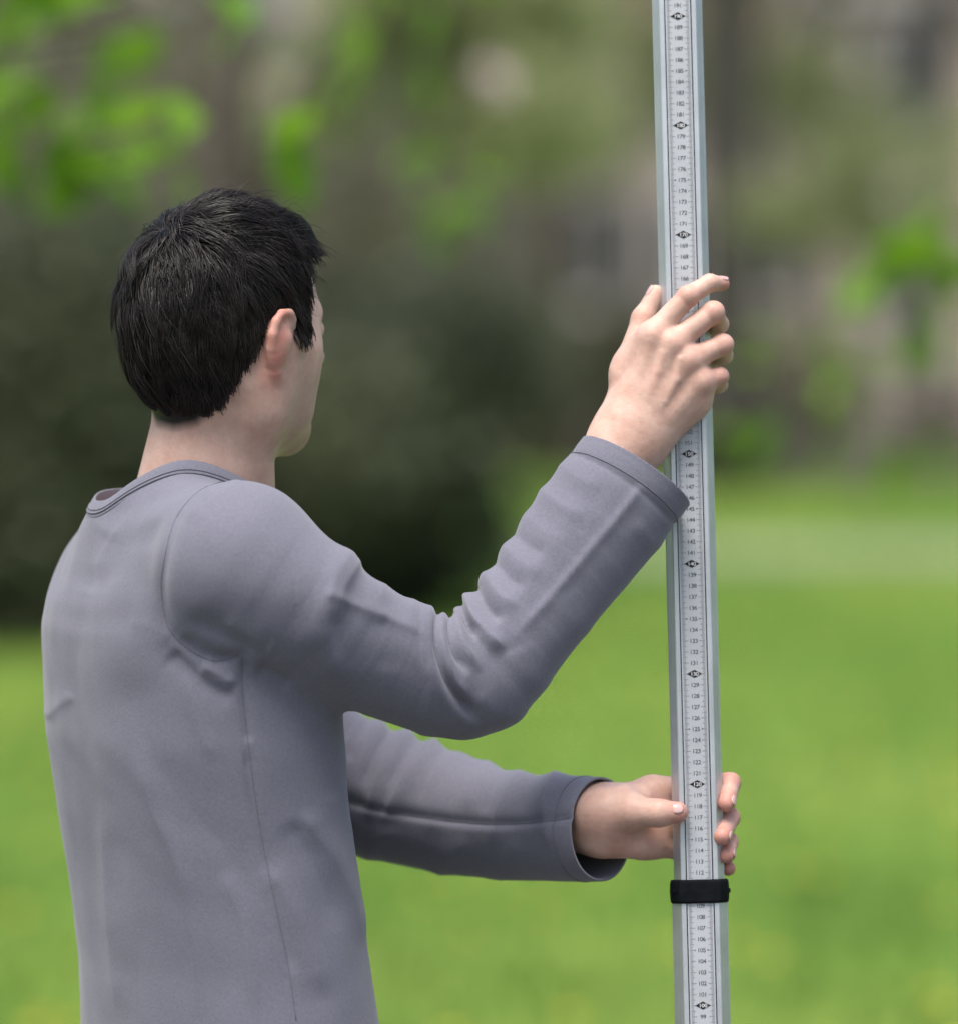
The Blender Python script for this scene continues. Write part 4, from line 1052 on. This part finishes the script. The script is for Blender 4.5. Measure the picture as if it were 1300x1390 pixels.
# ---- finger nails
def nail(tip, prev, out, r_, L=.0115, Wd=.0098):
    d = unit(tip-prev); o = unit(np.asarray(out)-d*(np.asarray(out)@d)); s = np.cross(d, o); V = []; F = []; nu, nw = 6, 6
    for i in range(nu+1):
        for j in range(nw+1):
            u = i/nu; v = (j/nw-.5)*2; wv = Wd/2*max(.12, 1-abs(2*u-1)**3.2)**.5; a = v*wv/(r_*1.02)
            rad = r_*(1.0-.20*max(0, u-.5)**1.3)+.0002-.0003*(1-u)+.0004
            V.append(tip-d*f32(L*(.62-u))+(o*f32(math.cos(a)*rad)+s*f32(math.sin(a)*rad)))
    for i in range(nu):
        for j in range(nw): a = i*(nw+1)+j; F.append((a, a+1, a+nw+2, a+nw+1))
    ob = obj('fingernail', mesh_np('fingernail', V, F), m_nail); ob.parent = body
    md = ob.modifiers.new('t', 'SOLIDIFY'); md.thickness = .0005; md.offset = 0
nail(L_thumb[0][3], L_thumb[0][2], V3(.25, -1, .55), .0098, .012, .0105)
nail(L_fing[0][0][3], L_fing[0][0][2], V3(.75, -.75, -.1), .0078, .011, .009)
nail(L_fing[1][0][3], L_fing[1][0][2], V3(.65, -.75, -.35), .0080, .011, .009)
nail(L_fing[2][0][3], L_fing[2][0][2], V3(.75, -.6, -.2), .0076, .010, .009)
nail(R_fing[0][0][3], R_fing[0][0][2], V3(.2, -.5, 1), .0066, .010, .008)
nail(R_thumb[0][3], R_thumb[0][2], V3(-1, -.35, .1), .0078, .0115, .010)
for s in (-1, 1):
    g = MB(); c = hp(s*.031, .0790, -.014)
    V = []; F = []
    for i in range(9):
        for j in range(16):
            a = math.pi*i/8; t = 2*math.pi*j/16; V.append(c+.0105*V3(math.sin(a)*math.cos(t), math.sin(a)*math.sin(t), math.cos(a)))
    for i in range(8):
        for j in range(16): F.append((i*16+j, i*16+(j+1) % 16, (i+1)*16+(j+1) % 16, (i+1)*16+j))
    ob = obj('eyeball', mesh_np('eyeball', V, F), m_eye); ob.parent = body
# ---- hair strands
t_ = time.time()
hr = np.random.default_rng(5); NS = 17000
d0 = hr.normal(size=(NS*3, 3)).astype(f32); d0 /= np.linalg.norm(d0, axis=1)[:, None]
p = HC+d0*f32(.19)
for _ in range(40): p = p-d0*(sd_skull(p)*.8)[:, None]
gap0 = hair_gap(p); az0 = np.degrees(np.abs(np.arctan2(*head_local(p)[:2])))
ok = ((gap0 > .004) | ((gap0 > -.011) & (az0 > 112) & (hr.random(len(p)) < np.clip((gap0+.013)/.018, 0, 1)))) & (np.abs(sd_skull(p)) < .003) & (np.minimum(sd_ear(p, 1), sd_ear(p, -1)) > .002); p = p[ok][:NS]; NS = len(p)
WH = hp(-.012, -.062, .082)        # whorl at the crown
layer = (.15+.85*hr.random(NS)).astype(f32); rnd = hr.normal(size=NS).astype(f32)
clump_k = hr.normal(size=(3, 4)).astype(f32)
def clump(q, sc, ph): return (np.sin((q*sc)@clump_k[:, 0]+ph)+np.sin((q*sc*1.9)@clump_k[:, 1]+2+ph)+.7*np.sin((q*sc*3.7)@clump_k[:, 2]+ph*3))/2.7
shortm = hair_gap(p) <= .004
K = 10; root_p = p.copy(); cl4 = clump(root_p, 42, 2.); cl1 = clump(root_p, 90, 0.); cl2 = clump(root_p, 230, 1.3); cl3 = clump(root_p, 140, 4.)
rr, ff, zl = head_local(root_p); rough_len = .050+.012*cl1+.008*hr.normal(size=NS)
top = np.clip((zl-.02)/.06, 0, 1); front = np.clip(ff/.07, 0, 1); rough_len = rough_len*(1+.12*top); rough_len *= np.clip(.55+(zl+.11)/.14, .45, 1)
H = (.0082+.0088*top+.0062*top*front)*(1+.30*cl1+.16*cl3+.10*cl2); H = H*np.clip(.45+(zl+.105)/.07, .35, 1)
H = H*(1+.20*cl4); rough_len = np.where(shortm, .006, rough_len); H = np.where(shortm, .0022, H)
stp = (rough_len/K).astype(f32); pts = [p]; endj = (.0055*hr.normal(size=NS)+.006*cl2).astype(f32)-np.where(shortm, .04, 0).astype(f32); alive = np.ones(NS, bool); wl = np.ones(NS, f32)
for k in range(K):
    _, nn = grad(sd_skull, p, .002)
    v = p-WH; dist = np.linalg.norm(v, axis=1)
    v = v/(dist[:, None]+1e-6); r_, f_, z_ = head_local(p)
    down = V3(0, 0, -1)[None]*(np.clip(dist/.09, 0, 1)*1.0*np.clip((.095-z_)/.06, 0, 1))[:, None]
    fwd = (HF*f32(.75)+HR*f32(.25))[None]*(np.clip(1-dist/.05, 0, 1)*0+np.clip((z_-.04)/.04, 0, 1)*.7)[:, None]
    tv = v+down+fwd; tv = tv-nn*(tv*nn).sum(1)[:, None]; tv /= np.linalg.norm(tv, axis=1)[:, None]+1e-6
    side = np.cross(nn, tv); tv = tv+side*(.38*cl2+.16*rnd+.30*cl1)[:, None]; tv /= np.linalg.norm(tv, axis=1)[:, None]
    q = p+tv*stp[:, None]
    s = (k+1)/K; tgt = layer*H*min(1, .25+s*1.6)*(1-.25*max(0, s-.6)) + (.022*np.clip(rnd-1.75, 0, 1.0)+.0030*np.clip(rnd, -.6, 1))*s*np.clip(.3+top, 0, 1)*(~shortm)
    q = q+nn*((tgt-sd_skull(q))*.75)[:, None]
    er = np.minimum(sd_ear(q, 1), sd_ear(q, -1)); alive &= (hair_gap(q)+.003 > endj) & (er > .0012)
    q = np.where(alive[:, None], q, p); p = q.astype(f32); pts.append(p)
PT = np.stack(pts, 1)                       # NS,K+1,3
NG = 380; gi = hr.choice(np.nonzero((rnd < 1.2) & ~shortm)[0], NG, replace=False); near_g = np.empty(NS, int)
for s in range(0, NS, 2000): near_g[s:s+2000] = ((root_p[s:s+2000, None]-root_p[gi][None])**2).sum(2).argmin(1)
GP = PT[gi][near_g]; offr = (root_p-root_p[gi][near_g])[:, None, :]; sk = np.linspace(0, 1, K+1)[None, :, None]
cw = (np.clip(.74+.22*hr.normal(size=NS), 0, .95)*(rnd < 1.75)*(~shortm))[:, None, None]*np.clip(sk*1.5-.1, 0, 1)
stuck = np.linalg.norm(PT[:, 1:]-PT[:, :-1], axis=2) <= 1e-5
PT = (PT*(1-cw)+cw*(GP+offr*(1-.80*sk)+(layer-layer[gi][near_g])[:, None, None]*0)).astype(f32)
tan = np.gradient(PT, axis=1); tan /= np.linalg.norm(tan, axis=2)[..., None]+1e-9
_, nn0 = grad(sd_skull, PT.reshape(-1, 3), .002); nn0 = nn0.reshape(PT.shape)
sd_ = np.cross(tan, nn0); sd_ /= np.linalg.norm(sd_, axis=2)[..., None]+1e-9
rad = (.00040*(.65+.6*hr.random(NS))*np.where(shortm | (rnd > 1.75), .5, 1))[:, None]*np.clip(1.15-np.linspace(0, 1, K+1)**3, .12, 1)[None]
V = np.stack([PT+sd_*rad[..., None], PT+nn0*rad[..., None]*1.2, PT-sd_*rad[..., None]], 2)     # three-sided strands
base_i = (np.arange(NS)[:, None]*(K+1)+np.arange(K)[None])*3
F = []
for a in range(3):
    b2 = (a+1) % 3; F.append(np.stack([base_i+a, base_i+b2, base_i+3+b2, base_i+3+a], -1).reshape(-1, 4))
F = np.concatenate(F); V = V.reshape(-1, 3)
seg = ~stuck; live = np.tile(seg.reshape(-1), 3); F = F[live]
hair = child_at(obj('hair', mesh_np('hair', V, F), m_hair), person); hair['label'] = 'short dark brown hair swept from the crown'
print('hair', NS, len(F), round(time.time()-t_, 1))
# ---- trousers and shoes (below the frame)
bx = float(cxs[5]); 
def sd_trous(P):
    hip = V3(bx, .0, .90)
    d = ell(P, hip, np.stack([RT, FW, UP]), (.175, .120, .14))
    for s in (-1, 1):
        k0 = hip+RT*f32(s*.085)+V3(0, 0, -.04); k1 = hip+RT*f32(s*.10)+FW*f32(.03)+V3(0, 0, -.42); k2 = hip+RT*f32(s*.11)+V3(0, 0, -.82)
        d = smin(d, rc(P, k0, k1, .088, .066), .03); d = smin(d, rc(P, k1, k2, .066, .058), .02)
    return smax(d, P[:, 2]-f32(.985), .01)
v, f = nets(sd_trous, (bx-.3, -.3, .03), (bx+.3, .32, 1.02), .010, marg=1.6)
tr = child_at(obj('trousers', mesh_np('trousers', v, f), m_denim), person)
for s in (-1, 1):
    c0 = V3(bx, 0, 0)+RT*f32(s*.11)
    def sd_shoe(P):
        d = rcf(P, c0-FW*f32(.03)+V3(0, 0, .045), c0+FW*f32(.17)+V3(0, 0, .035), .047, .043, V3(0, 0, 1), .85)
        d = smin(d, rc(P, c0+V3(0, 0, .06), c0+V3(0, 0, .11), .045, .048), .03); return smax(d, -P[:, 2]+f32(.001), .004)
    v, f = nets(sd_shoe, c0-V3(.3, .3, .02), c0+V3(.3, .3, .2), .008, marg=1.6); child_at(obj('shoe', mesh_np('shoe', v, f), m_shoe), person)

print('script', round(time.time()-T0, 1))
